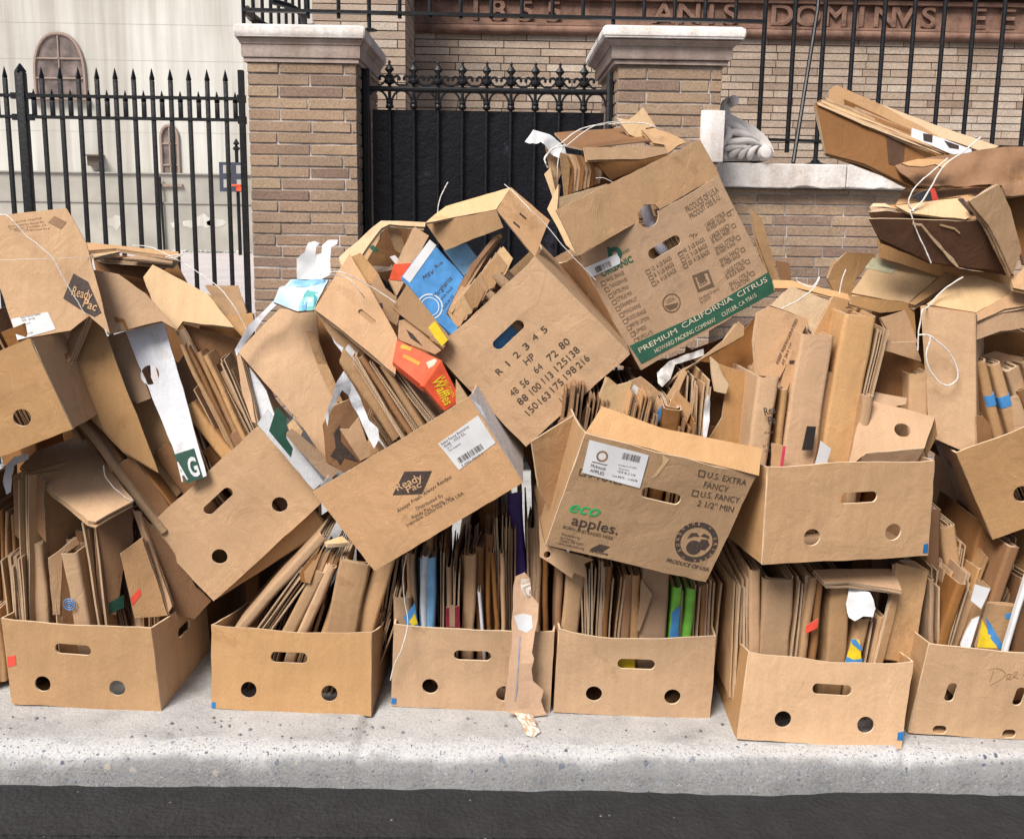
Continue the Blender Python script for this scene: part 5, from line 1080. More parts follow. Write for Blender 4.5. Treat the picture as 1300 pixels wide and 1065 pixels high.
# ---------------------------------------------------------------- upper middle: cartons rising out of the tilted and the salad box
S('large brown carton panel leaning out of the plain tilted box beside the white packages', '5', '2 745 60 680 140 600 205 535 300 528 385 545 400 700 470 880 500 1060 455 1240 430 1270 290 1065 150 910', 3.02, .03, -.06, KR, ply=2, warp=.008)
S('crumpled brown carton tongue folded over the large leaning panel', '5', '335 645 385 655 400 760 450 830 520 1000 475 980 405 850', 3.0, .05, -.02, KR, ply=1, warp=.012)
S('bluish white inside face of a carton between the two tilted boxes', '5', '20 765 105 875 145 935 175 1000 190 1062 110 1090 60 960', 3.04, -.06, 0, KW)
S('corrugated cut edge of a carton left of the large leaning panel', '5', '0 760 22 770 80 1000 100 1090 80 1085 30 960', 3.02, -.08, 0, KP, ply=3)
S('white inner strip with a dark green patch along the plain tilted box', '9', '100 145 150 75 260 210 420 425 372 466', 2.90, .03, -.02, KW, prints=[('158 178 195 62 245 115 240 210 272 262 262 306', DGR)])
S('carton edge layers beside the green-patched white strip', '9', '240 200 262 170 330 240 500 370 445 420 350 330', 2.87, .03, 0, KP, ply=4)
S('light carton flap with a torn top edge above the green-patched white strip', '9', '245 150 275 120 320 180 300 230 262 200', 2.90, 0, 0, KL)
S('big slanted carton folded double rising out of the salad box', '5', '376 538 450 400 548 265 585 330 690 500 778 680 768 856 660 770 520 650', 2.80, .04, -.10, KP, ply=4, gap=.006, warp=.006, holes=(('632', '580', 14, 3.6, R(-42)),))
S('lower double-layered board edge under the big slanted carton', '5', '372 545 400 540 560 690 768 850 960 1050 1000 1110 940 1120 800 980 640 820 480 700', 2.83, .04, 0, KR, ply=4)
S('long white carton strip with a small blue triangle mark in the salad box', '5', '428 605 500 660 560 740 690 870 780 980 900 1090 875 1120 820 1140 700 980 560 800 470 700', 2.82, .03, 0, KW, ply=2, prints=[('686 985 704 938 724 960 722 985', plain('navy_print', (.03, .06, .25))), ('640 895 690 880 692 886 645 902', INK)])
S('thick corrugated board edge beside the white strip in the salad box', '5', '498 790 520 730 640 890 780 1080 815 1135 760 1180 640 1000', 2.79, .03, 0, KR, ply=4)
S('torn white liner with ragged edges hanging in the salad box', '5', '430 1062 480 900 520 838 560 900 600 975 610 1010 640 1080 685 1120 690 1170 665 1215 635 1165 615 1120 590 1062 540 960 512 930 450 1040 440 1110', 2.74, .02, 0, KW, warp=.014, jit=.003)
S('dark brown carton with a large black star print in the salad box', '9', '420 150 470 60 560 20 600 110 640 210 605 330 520 385 440 330', 2.78, .04, 0, KD, ply=2, prints=[('452 300 480 260 470 190 500 150 505 230 560 290 590 330 520 310 500 345 485 320', INK)])
S('light brown carton flap with a turned corner in the salad box', '9', '498 168 545 170 590 112 650 262 652 300 600 325 540 240', 2.75, .05, -.02, KP, ply=2)
S('brown board strip sloping behind the salad box label', '9', '690 0 780 80 870 160 940 110 860 20 800 -40', 2.84, .04, 0, KD, ply=3)
S('white folded side flap of the salad box, right of its label', '9', '1128 18 1180 60 1250 210 1240 252 1212 200 1168 108', 2.68, .10, 0, KW, t=.003)
S('rising brown board corner between the salad box and the size-number box', '5', '1060 880 1100 950 1130 990 1100 1010 1060 1000', 2.70, 0, 0, KL)
# arch-mouthed carton
S('broad bent carton rim curving over an open carton mouth', '5', '495 292 560 250 640 165 700 112 800 100 918 110 915 132 830 130 740 128 700 150 640 220 600 290 545 300 510 330', 2.98, .05, -.10, KL, ply=2, warp=.010)
S('dark sheet as the shaded inside of the opened carton under the bent rim', '5', '600 290 650 215 705 145 760 130 905 135 905 200 830 420 780 470 690 380 640 360', 3.10, .04, .0, KD, warp=.012)  # dark panel paints the shade inside the carton mouth
S('curled carton side with small green print inside the open mouth', '5', '600 290 670 180 700 150 690 210 640 300 620 330', 3.03, -.12, 0, KR, prints=[('640 245 660 232 690 262 672 270', CGR)])
S('dark carton flap hanging inside the open mouth', '5', '720 128 790 140 812 210 820 290 770 260 740 200', 3.04, .1, 0, KR)
S('clear crumpled plastic in the open carton mouth', '5', '620 320 680 305 750 320 760 350 720 360 660 345', 3.02, 0, -.2, plain('smoky_plastic', (.22, .17, .13), .15), t=.002, name='plastic_wrap', cat='plastic wrap', warp=.025)
S('upright brown box end with orange lettering beside the blue carton', '5', '862 145 930 188 880 290 825 410 775 478 740 402 800 270', 2.93, .06, -.02, KR, ply=3, prints=[('760 325 848 320 800 405 738 400', OR)])
S('small white bottle cap end in the open carton mouth', '5', '740 290 765 282 800 320 790 350 765 330', 2.96, 0, 0, WH, name='plastic_scrap', cat='plastic scrap')
S('jagged light brown carton with a small square hole above the slanted carton', '5', '608 540 640 440 682 366 720 440 770 480 790 560 776 622 700 575', 2.86, .04, -.04, KP, ply=2, jit=.003, prints=[('684 516 704 512 708 536 690 542', INK)])  # the square hole is a dark patch, its shade painted on
S('carton tongue between the slanted carton and the jagged one', '5', '556 290 600 270 690 380 640 430 610 390 560 360', 2.90, .05, -.06, KR, ply=2)
S('brown folded carton flap in front of the blue carton', '5', '752 535 825 422 900 500 1035 680 1000 730 905 655 850 610', 2.80, .05, -.04, KR, ply=2, warp=.006)
S('torn carton piece with a dark swirl print above the red waffle box', '5', '785 600 830 590 900 660 990 740 960 760 880 720 780 690', 2.80, .03, 0, KP, prints=[('820 640 850 660 900 720 870 700 840 680', INK)])
_o, _m, _d = S('blue printed carton with pale script standing in front of the size-number box', '5', '802 386 860 310 935 205 985 255 1040 320 1098 385 1052 470 1012 560 1070 632 1046 668 960 592 870 470', 2.86, .05, -.06, BL, em=EW, ply=2, prints=[('802 386 935 205 968 232 838 415', WH)])
text(_o, _m, _d, '5', [('MSV', '905 400 960 365', 5, 0, .2), ('Rio', '965 345 1000 318', 4, 0), ('Margherita', '960 490 1045 395', 6, .0, .3), ('with basil', '990 500 1045 440', 3), ('FLOUR 55', '1000 545 1050 480', 3)], INK)
ring(_o, _m, _d, '5', '935 530', 15, 16.5, WH); ring(_o, _m, _d, '5', '935 530', 11, 12, WH)
S('lighter blue carton end behind the blue printed carton', '5', '1000 255 1110 224 1162 290 1100 382 1050 330', 2.92, .06, -.04, LB, em=EW, ply=2)
S('yellow printed carton edge at the foot of the blue carton', '5', '912 645 960 600 1022 690 992 722 940 690', 2.80, 0, 0, YE, prints=[('912 645 930 632 960 700 945 694', KR)])
for k_ in range(9):
    x_ = 1012+k_*27; y_ = 566-k_*31
    S('folded carton end in the stack behind the size-number box rim', '5', f'{x_+10} {y_-6} {x_+62} {y_-78} {x_+108} {y_-20} {x_+70} {y_+58} {x_+48} {y_+66}', 2.852+.002*(k_ % 3), .04, 0, (KR, KP, KL)[k_ % 3], ply=3, group='folded carton ends stacked behind the size-number box rim', gap=.005)
for k_ in range(7):
    S('long thin board in the stack leaning behind the size-number box', '5', f'{1016+k_*8} {556-k_*9} {1130+k_*14} {330-k_*14} {1245+k_*5} {190-k_*2} {1258+k_*5} {205-k_*2} {1150+k_*14} {350-k_*12} {1030+k_*8} {572-k_*9}', 2.875+.006*k_, .03, -.03, (KD, KP, KR)[k_ % 3], group='long thin boards leaning behind the size-number box', t=.004)
# folded tray lid of the size-number box
_o, _m, _d = S('pale carton tray turned upside down above the size-number box, with two staples', 'p', '540 283 566 262 600 249 648 238 630 266', 2.95, .05, -.40, KL, name='carton_tray', cat='carton tray', warp=.002, t=.006)
S('', 'p', '541 284 630 267 639 289 565 318', 2.87, .02, -.02, KR, name='front_face', parent=_o, warp=.002)
S('', 'p', '649 238 698 280 679 326 631 267', 2.90, .10, -.10, KP, name='side_strip', parent=_o, warp=.002, prints=[('660 270 668 277 667 279 659 272', INK), ('652 281 660 288 659 290 651 283', INK)])
_o, _m, _d = S('orange red waffle carton with yellow lettering wedged in the salad box', '5', '775 690 990 790 905 916 755 795', 2.74, .03, -.16, OR, em=OR, t=.03, name='waffle_box', cat='food carton', warp=.001, jit=0, prints=[('915 800 960 782 975 800 930 830', plain('pale_orange_print', (.95, .5, .4))), ('800 712 850 730 840 745 790 730', plain('orange_print', (.95, .35, .04))), ('810 760 890 800 880 815 800 775', plain('amber_print', (.95, .30, .04)))])
_q = S('', '5', '990 790 1084 982 1005 1032 905 916', 2.69, .10, -.02, OR, em=OR, t=.03, name='end_panel', parent=_o, warp=.001, jit=0)
_mq = frame(pp('5', '990 790 1084 982 1005 1032 905 916'), 2.69, .10, -.02)
text(_q[0], _mq, _q[2], '5', [('Waffles', '944 892 1008 1012', 13, .02, .2), ('18 BELGIAN', '985 868 1042 968', 5, .0)], YE, 'yellow_lettering')
def onface(*a, **k): pass
# white packages at the top left of the middle
S('white plastic carrier bag with handles lying on the cartons near the left pier', '5', '290 392 292 300 330 272 345 218 372 206 400 215 385 240 380 275 410 270 412 225 440 198 488 202 484 224 455 235 452 300 455 372 400 395', 3.02, .02, -.08, WH, t=.003, name='carrier_bag', cat='plastic bag', warp=.02)
S('pale blue plastic package with blue letters under the white carrier bag', '5', '182 512 200 470 265 398 350 392 445 395 410 470 375 548 300 552 262 540', 2.97, .02, -.16, plain('pale_blue_plastic', (.50, .68, .80), .3), t=.01, name='plastic_package', cat='plastic package', warp=.015, prints=[('300 520 345 455 400 470 370 552 302 552', plain('teal_print', (.10, .42, .42), .3)), ('265 405 360 396 430 400 420 420 330 440 250 432', LB), ('312 548 325 500 345 505 335 552', BL)])
S('clear plastic sheet edge trailing down from the blue package', '5', '0 735 60 620 180 500 200 440 225 430 215 500 120 600 50 700 10 760', 2.99, 0, 0, plain('clear_plastic', (.62, .62, .68), .12), t=.002, name='plastic_sheet', cat='plastic sheet', warp=.02)
# ---------------------------------------------------------------- bundle on top of the citrus box
S('top flap of the citrus box folded upright behind its rim', '2', '290 1015 640 850 985 675 1078 848 791 1011 780 997 765 987 747 982 729 983 712 989 698 1001 688 1016 683 1033 684 1051 690 1068 395 1236', 3.01, .17, -.05, KR, name='loose_flap', cat='box flap', warp=.003, jit=.0012)
S('pale side flap of the citrus box hanging at its left', '6', '245 60 268 10 300 -60 292 62 400 282 340 230', 2.99, -.2, 0, KL, name='loose_flap', cat='box flap', ply=2)
S('light carton sheet tucked behind the upright citrus box flap', '2', '285 960 400 925 535 888 545 905 420 965 300 1012', 3.06, .05, 0, KL, ply=2)
S('ragged carton side standing left of the tied bundle', '2', '232 842 262 810 275 860 300 1000 290 1060 262 1040 270 950', 3.06, -.1, 0, KL, ply=2)
S('dark brown top sheet of the tied bundle on the citrus box', '2', '282 630 420 622 600 622 700 645 750 682 600 690 500 700 420 712 340 690 305 665', 3.14, .02, -.5, KD, ply=1, warp=.010)
S('thick folded carton lying in the tied bundle on the citrus box', '2', '425 712 560 700 720 700 812 712 830 740 700 770 560 778 440 775', 3.07, .04, -.05, KR, ply=3, warp=.006)
S('dark carton edge below the thick folded one in the tied bundle', '2', '410 770 560 778 760 755 830 735 822 760 640 830 560 870 500 800', 3.12, .03, 0, KD)
S('pale carton corner sticking up from the tied bundle', '2', '580 570 640 580 708 520 735 545 770 612 720 620 742 690 640 650', 3.16, .04, -.05, KL, ply=2)
S('open creased carton at the right end of the tied bundle', '2', '708 622 770 612 850 650 920 688 880 702 830 742 812 700 760 690', 3.13, .05, -.08, KR, ply=2, warp=.012)
S('white plastic film torn at the left end of the tied bundle', '2', '138 690 178 645 260 650 335 690 350 730 300 735 265 720 215 690 160 700', 3.05, 0, -.15, WH, t=.002, name='plastic_film', cat='plastic film', warp=.025)
S('rough brown carton hanging under the white film', '2', '235 705 300 735 330 800 300 870 290 960 262 860 250 790', 3.10, 0, 0, KR, warp=.015, jit=.003)
for k_ in range(10):
    a_ = 305+k_*17; S('thin ply of the drooping sheaf in the tied bundle', '2', f'{a_} {735+k_*3} {a_+30} {745+k_*2} {a_+52} {800+k_*4} {a_+40} {940-k_*6} {a_+22} {945-k_*6} {a_+15} {830}', 3.06+.008*k_, .06, 0, (KR, KD, KP)[k_ % 3], group='plies of the drooping sheaf in the tied bundle', t=.003, warp=.01)
S('dark carton lying inside the citrus box behind the flap', '2', '400 790 620 790 800 760 800 790 640 870 540 910 430 930', 3.22, 0, 0, KD)
twine('white twine binding the bundle on top of the citrus box', '2', '240 790 232 765 258 735 330 680 380 640 450 612 560 598 690 594 760 612 800 630', [2.99, 3.0, 3.02, 3.03, 3.04, 3.06, 3.08, 3.1, 3.1, 3.12], .0022)
twine('second strand of white twine across the bundle on top of the citrus box', '2', '580 572 600 585 500 600 420 640 345 700 318 720 300 770 296 850 300 920', [3.1, 3.1, 3.06, 3.04, 3.02, 3.0, 3.0, 3.01, 3.05], .002)
twine('loose twine end knotted at the left of the tied bundle', '2', '335 700 290 712 262 728 240 760 236 780 250 812', 3.0, .0024)
twine('thin twine curl in the shade of the tied bundle', '2', '480 860 520 862 560 878 575 886', 3.06, .001)
twine('taut twine running down over the open carton lid', '2', '40 890 90 935 160 1010 6: 235 130 300 210 400 320 480 400', [2.9, 2.88, 2.84, 2.84, 2.83, 2.83, 2.84], .0013)
twine('short stiff twine end standing up before the gate', '1', '1022 880 1000 920 978 980 972 1030', 3.0, .002)
# ---------------------------------------------------------------- below the citrus box, inside the apple box
S('dark carton side behind the lower right corner of the citrus box', '6', '960 790 1115 718 1240 600 1262 570 1300 640 1300 900 1180 840 1060 800', 3.06, .05, 0, KD, ply=2)
S('long folded carton carrying silvery tape under the citrus box', '6', '830 905 900 840 1000 770 1100 690 1172 602 1198 625 1196 668 1100 738 960 810 880 850', 2.93, .05, -.04, KR, ply=3)
S('round carton roll leaning under the citrus box', '6', '800 1000 850 900 905 830 925 850 880 930 845 1020', 2.88, 0, 0, KR, ply=2)
S('crumpled silvery tape strip under the citrus box', '6', '775 850 830 800 920 760 1005 728 1008 760 930 790 860 815 840 880 800 920 780 900', 2.91, 0, -.1, plain('silver_tape', (.55, .52, .50), .18, nz=.3), t=.002, name='tape_strip', cat='tape', warp=.02)
S('large light carton side panel standing up in the apple box', '6', '1050 800 1160 835 1292 882 1285 1000 a: 1242 262 1030 212 6: 1090 1065 1100 1000 1110 920', 2.86, .03, -.02, KR, ply=2)
S('torn carton corner at the left edge of the large light panel', '6', '1035 770 1068 800 1122 905 1110 950 1060 940 1040 860', 2.83, 0, 0, KL, ply=2, jit=.003)
F('6', (1010, 885, 995, 1110, 40), 2.84, 'the apple box', n=2, ext=.1); F('6', (960, 850, 930, 1120, 30), 2.87, 'the apple box', n=3, ext=.1, mt=KD)
S('thin white plastic strip twisted between two cartons in the apple box', '6', '1005 980 1020 950 1030 990 1030 1080 1010 1200 1000 1150', 2.80, 0, 0, plain('white_film', (.75, .76, .80), .2), t=.002, name='plastic_strip', cat='plastic strip', warp=.02)
S('short fat folded carton with an open top at the left of the apple box', '6', '540 870 590 912 655 892 640 980 610 1080 500 1040 505 950', 2.80, .02, 0, KL, ply=3)
S('narrow upright carton edge between the size-number box and the apple box', '6', '455 930 468 960 425 1110 395 1120 420 1020', 2.82, 0, 0, KP, ply=2)
S('carton with a white sticker and blue corner in the apple box', '6', '640 890 700 870 790 945 760 1010 700 1100 620 1010', 2.84, .04, 0, KR, ply=2, prints=[('650 930 668 905 728 960 705 990', WH), ('690 1065 740 1068 720 1100 680 1090', BL)])
S('blue banded carton edge in the apple box', '6', '780 960 822 1020 770 1110 735 1085', 2.81, .03, 0, KP, prints=[('800 1002 822 1020 772 1105 750 1082', BL)], ply=2)
S('brown carton flap with a yellow edge in the apple box', 'a', '820 80 870 -20 950 65 930 140 900 190 862 180 850 118', 2.81, .03, 0, KP, ply=2, prints=[('816 160 862 130 866 170 840 175', YE)])
S('upright flap of the apple box leaning back above its lettering', 'a', '430 188 510 60 620 95 800 165 960 205 1120 235 1285 264 1268 395 1258 398 900 302', 2.58, .03, -.10, KR, name='loose_flap', cat='box flap', warp=.003)
S('left side flap of the apple box swung open', 'a', '170 230 250 170 375 105 412 182 330 380 265 568 205 450', 2.66, .16, 0, KR, name='loose_flap', cat='box flap', warp=.004)
S('dark inside face behind the left side flap of the apple box', 'a', '300 130 375 100 430 185 420 260 350 480 240 740 200 560', 2.72, -.05, 0, KD)
bp('M6', 'w', '700 165 712 178 740 196 664 296 632 310 700 220', KL, 'crease')
# ---------------------------------------------------------------- tall cartons in the box above the foremost one
_o, _m, _d = S('broad pale carton with refrigeration lettering in the box above the foremost one', '7', '12 560 60 528 200 565 256 592 190 730 112 872 60 870 0 862 -10 700', 2.84, .03, -.03, KP, ply=2)
text(_o, _m, _d, '7', [('KEEP REFRIGERATED', '104 806 200 592', 3.6, .01), ('AT 34 F OR 1 C', '130 812 192 668', 3.6, .01)], INK, off=.003)
F('7', (55, 875, -10, 1330, 100), 2.74, 'x', n=2, ext=.1, label='rolled carton with part of a diamond logo in the box above the foremost one')
_o = [o for o in col.objects if 'rolled carton with part' in o.get('label', '')][0]
def lay(o, reg, s, a, b, Y, hp, mt, name='printed_text', shear=0):
    P0 = at(*pp(reg, a)[0], Y); U = at(*pp(reg, b)[0], Y)-P0; me_up = V((0, 0, 1)); W_ = (me_up - U.normalized()*me_up.dot(U.normalized())).normalized()*(hp/FOC*Y)
    cu = bpy.data.curves.new('c', 'FONT'); cu.body = s; cu.size = 1; cu.offset = .02; cu.shear = shear
    ob = bpy.data.objects.new('c', cu); me = bpy.data.meshes.new_from_object(ob); bpy.data.objects.remove(ob)
    x1 = max(v.co.x for v in me.vertices); inv = o.matrix_basis.inverted()
    for v in me.vertices: v.co = inv @ (P0+U*(v.co.x/x1)+W_*(v.co.y/.7))
    return link(name, me, mt, o, smooth=False)
lay(_o, 'b', 'Rea', (40, 105), (96, 90), 2.722, 10, INK); lay(_o, 'b', 'Pa', (58, 148), (98, 140), 2.722, 10, INK); lay(_o, 'b', 'Fresh', (38, 196), (82, 190), 2.722, 3.5, INK, shear=.3); lay(_o, 'b', 'ly Pac', (34, 258), (84, 246), 2.722, 3.5, INK); lay(_o, 'b', 'Calif', (42, 282), (78, 274), 2.722, 3.5, INK)
S('pale folded carton tied with twine behind the refrigeration carton', '7', '66 525 170 432 230 455 352 500 330 560 284 672 252 640 250 592 160 560', 2.90, .04, -.06, KL, ply=2)
S('long top rim of the tied carton beside the citrus box', '7', '80 400 165 402 300 435 442 472 452 505 368 480 200 440 90 440', 2.97, .05, -.25, KR, ply=2)
S('narrow carton side with a slit next to the tied pale carton', '7', '372 478 452 500 420 560 352 684 276 668 310 600', 2.88, .05, -.02, KR, ply=2)
S('small carton piece with a black slot between two tall cartons', '7', '175 735 212 770 150 935 118 915 130 860', 2.78, 0, 0, KP, ply=2, prints=[('160 790 190 788 185 805 160 806', INK)])
F('7', (140, 930, 105, 1320, 36), 2.76, 'the box above the foremost one', n=4, ext=.1, mt=KR)
F('7', (300, 670, 180, 1435, 162), 2.76, '', n=2, ext=.06, mt=KP, label='widest smooth carton face with a black tape mark in the box above the foremost one')
_o = [o for o in col.objects if 'black tape mark' in o.get('label', '')][0]
bm = bmesh.new(); q_ = [at(*pp('b', q)[0], 2.735) for q in ((245, 155), (290, 158), (272, 272), (220, 272))]; inv_ = _o.matrix_basis.inverted(); bm.faces.new([bm.verts.new(inv_ @ p) for p in q_]); obj('black_tape', bm, plain('black_tape', (.03, .025, .025), .4), _o)
F('7', (370, 850, 255, 1435, 70), 2.79, 'the box above the foremost one', n=3, ext=.06)
F('7', (510, 570, 355, 1435, 150), 2.77, '', n=3, ext=.06, mt=KR, label='tall rounded carton with a rolled top in the box above the foremost one')
F('7', (600, 640, 430, 1435, 40), 2.77, 'the box above the foremost one', n=4, ext=.06, mt=KP); F('7', (545, 960, 470, 1435, 50), 2.74, 'the box above the foremost one', n=2, ext=.06, mt=KR)
S('white address label stuck on a tall carton above the foremost box', 'b', '310 225 362 265 335 373 272 372', 2.72, .04, 0, WH, t=.001, name='address_label', cat='label')
S('pink red edged carton scrap in the box above the foremost one', 'b', '78 238 142 252 128 368 74 352', 2.70, .02, 0, KP, ply=2, prints=[('128 250 142 252 128 366 112 364', plain('pink_print', (.6, .06, .12)))])
S('dark sheet as the shaded inside of a carton in the middle of the right pile', '7', '612 730 700 740 800 800 832 825 745 935 735 1010 570 950 590 830', 2.90, .02, 0, KD)  # interior shade painted as a dark sheet
S('small grey brown flap folded out below the tall rounded carton top', '7', '600 585 660 562 715 548 742 600 778 705 700 705 622 742 640 655', 2.83, .05, -.03, KP, ply=2)
S('lower small flap pointing right toward the twine loop', '7', '608 740 640 705 772 702 798 796 700 762', 2.80, .05, .05, KP)
F('7', (785, 850, 785, 1420, 95), 2.84, 'the box above the foremost one', n=2, ext=.05)
S('short pale carton strip across the foot of the dark carton', '7', '560 940 640 955 730 970 725 1000 640 1020 560 1030', 2.80, .02, -.1, KP)
_o, _m, _d = S('small pale tray carton with one round hole lying tilted above the foremost box', 'b', '548 28 862 112 812 262 530 286 440 365 490 150', 2.72, .0, -.14, KP, name='small_carton', cat='small carton', warp=.003, jit=.0012, holes=(('706', '175', 10.2, 9.2),), t=.006)
S('', 'b', '530 288 810 264 778 325 600 345 440 366', 2.685, .0, .10, KP, name='front_face', parent=_o, warp=.001)
S('', 'b', '862 112 875 200 825 300 812 262', 2.76, .15, .0, KR, name='side_face', parent=_o, warp=.001)
# ---------------------------------------------------------------- right: tall cartons and twine loop
S('pale top of a tall carton with faint green print under the dark stack', '7', '455 470 520 370 605 258 760 300 918 352 830 430 738 512 600 490', 2.98, .02, -.20, KL, ply=2, prints=[('520 350 560 300 690 345 650 375', plain('faint_green_print', (.42, .40, .27)))])
S('front face of the pale-topped tall carton', '7', '458 478 600 492 738 512 772 515 775 600 782 690 740 610 715 548 600 560 455 520', 2.90, .03, 0, KR, ply=2)
S('pale strip between the two pale carton tops', '7', '740 512 850 430 925 355 1000 375 900 450 800 500 770 520', 2.94, .04, -.15, KR, ply=3)
S('second pale carton top right of the twine', '7', '820 520 900 450 985 380 1060 380 1266 442 1160 505 1062 560 930 535', 2.90, .02, -.20, KL, ply=2)
solid('tall_carton', 'tall brown carton standing upright behind the twine loop', 'tall carton', '7',
      [(790, 525, 2.82), (1060, 565, 2.79), (1064, 1195, 2.79), (1000, 1232, 2.78), (835, 1158, 2.84), (800, 620, 2.84), (1100, 560, 3.0), (1100, 1190, 3.0), (850, 1150, 3.0), (830, 520, 3.0)],
      [(0, 1, 2, 3, 4, 5), (1, 6, 7, 2), (2, 7, 8, 4, 3), (0, 9, 6, 1), (0, 5, 4, 8, 9), (6, 9, 8, 7)], [KR])
S('layered carton edges right of the second pale top', '7', '1062 562 1160 505 1270 440 1340 470 1330 520 1200 540 1070 600', 2.86, .04, -.15, KP, ply=4)
S('curved corrugated flap with a ragged lower edge at the right', '7', '1065 590 1200 540 1360 520 1360 650 1290 630 1180 648 1120 670 1066 690', 2.84, .05, -.12, KP, ply=2, jit=.003)
S('dark sheet as the shaded hollow under the curved corrugated flap', '7', '1066 695 1180 650 1380 650 1380 900 1070 800', 3.0, 0, .0, KD)  # flat dark sheet, the shade of the hollow put into its colour
for k_, (g_, b_) in enumerate((((1095, 790, 1180, 1180, 50), 0), ((1150, 810, 1260, 1160, 56), 1), ((1240, 830, 1330, 1120, 70), 2), ((1320, 800, 1380, 1080, 60), 3))):
    _o = F('7', g_, 2.83+.01*k_, 'x', n=2, ext=.12, label=('leftmost', 'second', 'third', 'rightmost')[k_]+' of the four blue-banded cartons in the tilted box at the right', group='blue-banded cartons', prints=[(.62, .72, BL)])
S('plain light carton back behind the blue-banded cartons', '7', '1080 770 1160 745 1280 780 1380 800 1380 860 1240 820 1100 840', 2.93, 0, 0, KP, ply=2)
S('carton lip with curved cut at the left corner of the tilted right box', 'b', '1065 105 1100 110 1130 150 1140 215 1068 245', 2.78, .03, 0, KD)
twine('white twine loop hanging in front of the tall carton', '7', '1000 388 930 430 870 480 830 530 800 550 792 610 782 665 782 740', [2.86, 2.86, 2.86, 2.82, 2.79, 2.79, 2.79, 2.79], .0024)
twine('large open ring of white twine on the tall carton', '7', '782 668 830 668 870 695 935 755 972 830 968 882 925 910 872 882 832 820 822 760 838 700 840 672', 2.775, .0026)
twine('twine knot on the tied pale carton beside the citrus box', '7', '195 392 205 412 270 435 305 388 275 445 200 500 120 540', [2.86, 2.86, 2.84, 2.86, 2.84, 2.85, 2.82], .0022)
twine('twine strand over the brown cartons left of the pale top', '7', '432 350 410 420 400 470', 2.9, .002)
# ---------------------------------------------------------------- top right: tied stack of dark flattened cartons
S('carton half hidden behind the twine knot, below the coping', '7', '345 395 370 330 430 268 575 275 560 300 480 400 460 520 380 470', 3.05, .03, 0, KR, ply=2)
S('small carton edge in front of the low wall beside the citrus box', '7', '95 308 130 305 160 320 170 400 120 400', 3.1, 0, 0, KD, ply=2)
S('pale carton fold right of the citrus box top corner', '7', '-25 60 0 85 30 110 50 210 95 330 110 400 75 400 35 300 0 200', 3.1, .1, 0, KR, ply=2)
S('outermost long carton of the top right stack, dark with faded print', '3', '282 500 330 505 520 600 740 672 920 745 700 790 775 895 520 790 338 740 300 600', 2.88, .05, -.06, KD, ply=4, gap=.005, warp=.006, prints=[('628 652 660 662 690 672 725 690 720 780 690 800 645 790', plain('brown_black_print', (.11, .055, .03)))])
S('wide inner wall of the opened carton at the top right', '3', '352 440 385 412 470 450 590 500 760 600 940 690 940 745 740 668 520 590 350 490', 2.98, .03, -.04, KR, ply=2)
S('thin carton tip behind the opened carton at the top right', '3', '385 412 400 420 500 470 480 475 430 455', 3.02, .03, 0, KR)
S('long pale cut edge panel on top of the opened carton', '3', '588 500 660 525 900 620 1160 716 1090 745 930 690 760 610 585 600', 3.0, .03, -.10, KL, ply=2)
S('white carton insert with three dark openings at the top right', '3', '752 618 800 628 960 690 1085 738 1070 760 940 745 750 662', 2.93, .03, -.03, KW, ply=1, prints=[('805 645 850 652 850 690 808 680', INK), ('905 680 975 705 975 722 930 715', INK), ('1035 722 1090 738 1070 748 1040 742', INK)])  # openings are dark patches, their shade put into the colour
S('crumpled brown carton wrapped over the right end of the top stack', '3', '680 792 770 765 900 745 1090 730 1240 712 1420 750 1420 950 1300 945 1200 952 1180 900 1000 895 860 900 780 890 700 830', 2.86, .0, -.08, KD, ply=2, warp=.02, jit=.003)
S('crease ridge of bent board beside the twine at the top right', '3', '700 790 780 770 940 780 900 820 860 800 800 812 730 805', 2.82, .03, -.15, KR, warp=.012)
solid('folded_carton', 'broad pale carton block under the crumpled carton at the top right', 'folded carton', '3',
      [(712, 912, 2.98), (1180, 898, 2.92), (1245, 1075, 2.84), (1010, 1075, 2.84), (985, 955, 2.86), (672, 992, 2.90), (1200, 890, 3.2), (740, 900, 3.2), (1260, 1080, 3.2), (680, 1090, 3.15)],
      [(0, 1, 2, 3, 4, 5), (0, 7, 6, 1), (1, 6, 8, 2), (2, 8, 9, 3), (3, 9, 5, 4), (0, 5, 9, 7), (6, 7, 9, 8)], [KP])
S('light folded flap end held by the twine at the top right', '3', '672 992 980 955 1060 1035 1010 1060 740 1030 690 1010', 2.80, .03, -.10, KL, ply=2, prints=[('975 960 1000 955 1060 1032 1035 1040', INK)])
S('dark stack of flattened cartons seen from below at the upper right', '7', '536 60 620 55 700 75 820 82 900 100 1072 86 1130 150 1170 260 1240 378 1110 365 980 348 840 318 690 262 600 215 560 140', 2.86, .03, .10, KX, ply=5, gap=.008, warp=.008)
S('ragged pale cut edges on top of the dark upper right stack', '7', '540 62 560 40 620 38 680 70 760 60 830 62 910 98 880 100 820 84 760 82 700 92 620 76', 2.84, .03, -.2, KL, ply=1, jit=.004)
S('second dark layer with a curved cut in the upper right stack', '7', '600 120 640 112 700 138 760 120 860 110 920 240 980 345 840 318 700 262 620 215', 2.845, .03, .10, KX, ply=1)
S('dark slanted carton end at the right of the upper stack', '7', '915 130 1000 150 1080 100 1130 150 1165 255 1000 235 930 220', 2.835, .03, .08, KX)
S('steep brown carton side closing the top right stack', '7', '1030 20 1090 -10 1180 -60 1240 60 1292 262 1245 375 1170 210 1130 140 1070 60', 2.80, .10, 0, KR, ply=3)
S('brown carton bottom edge at the frame side of the top right stack', '7', '1230 395 1300 340 1420 320 1420 480 1300 450 1240 440', 2.84, .0, -.05, KR, ply=2)
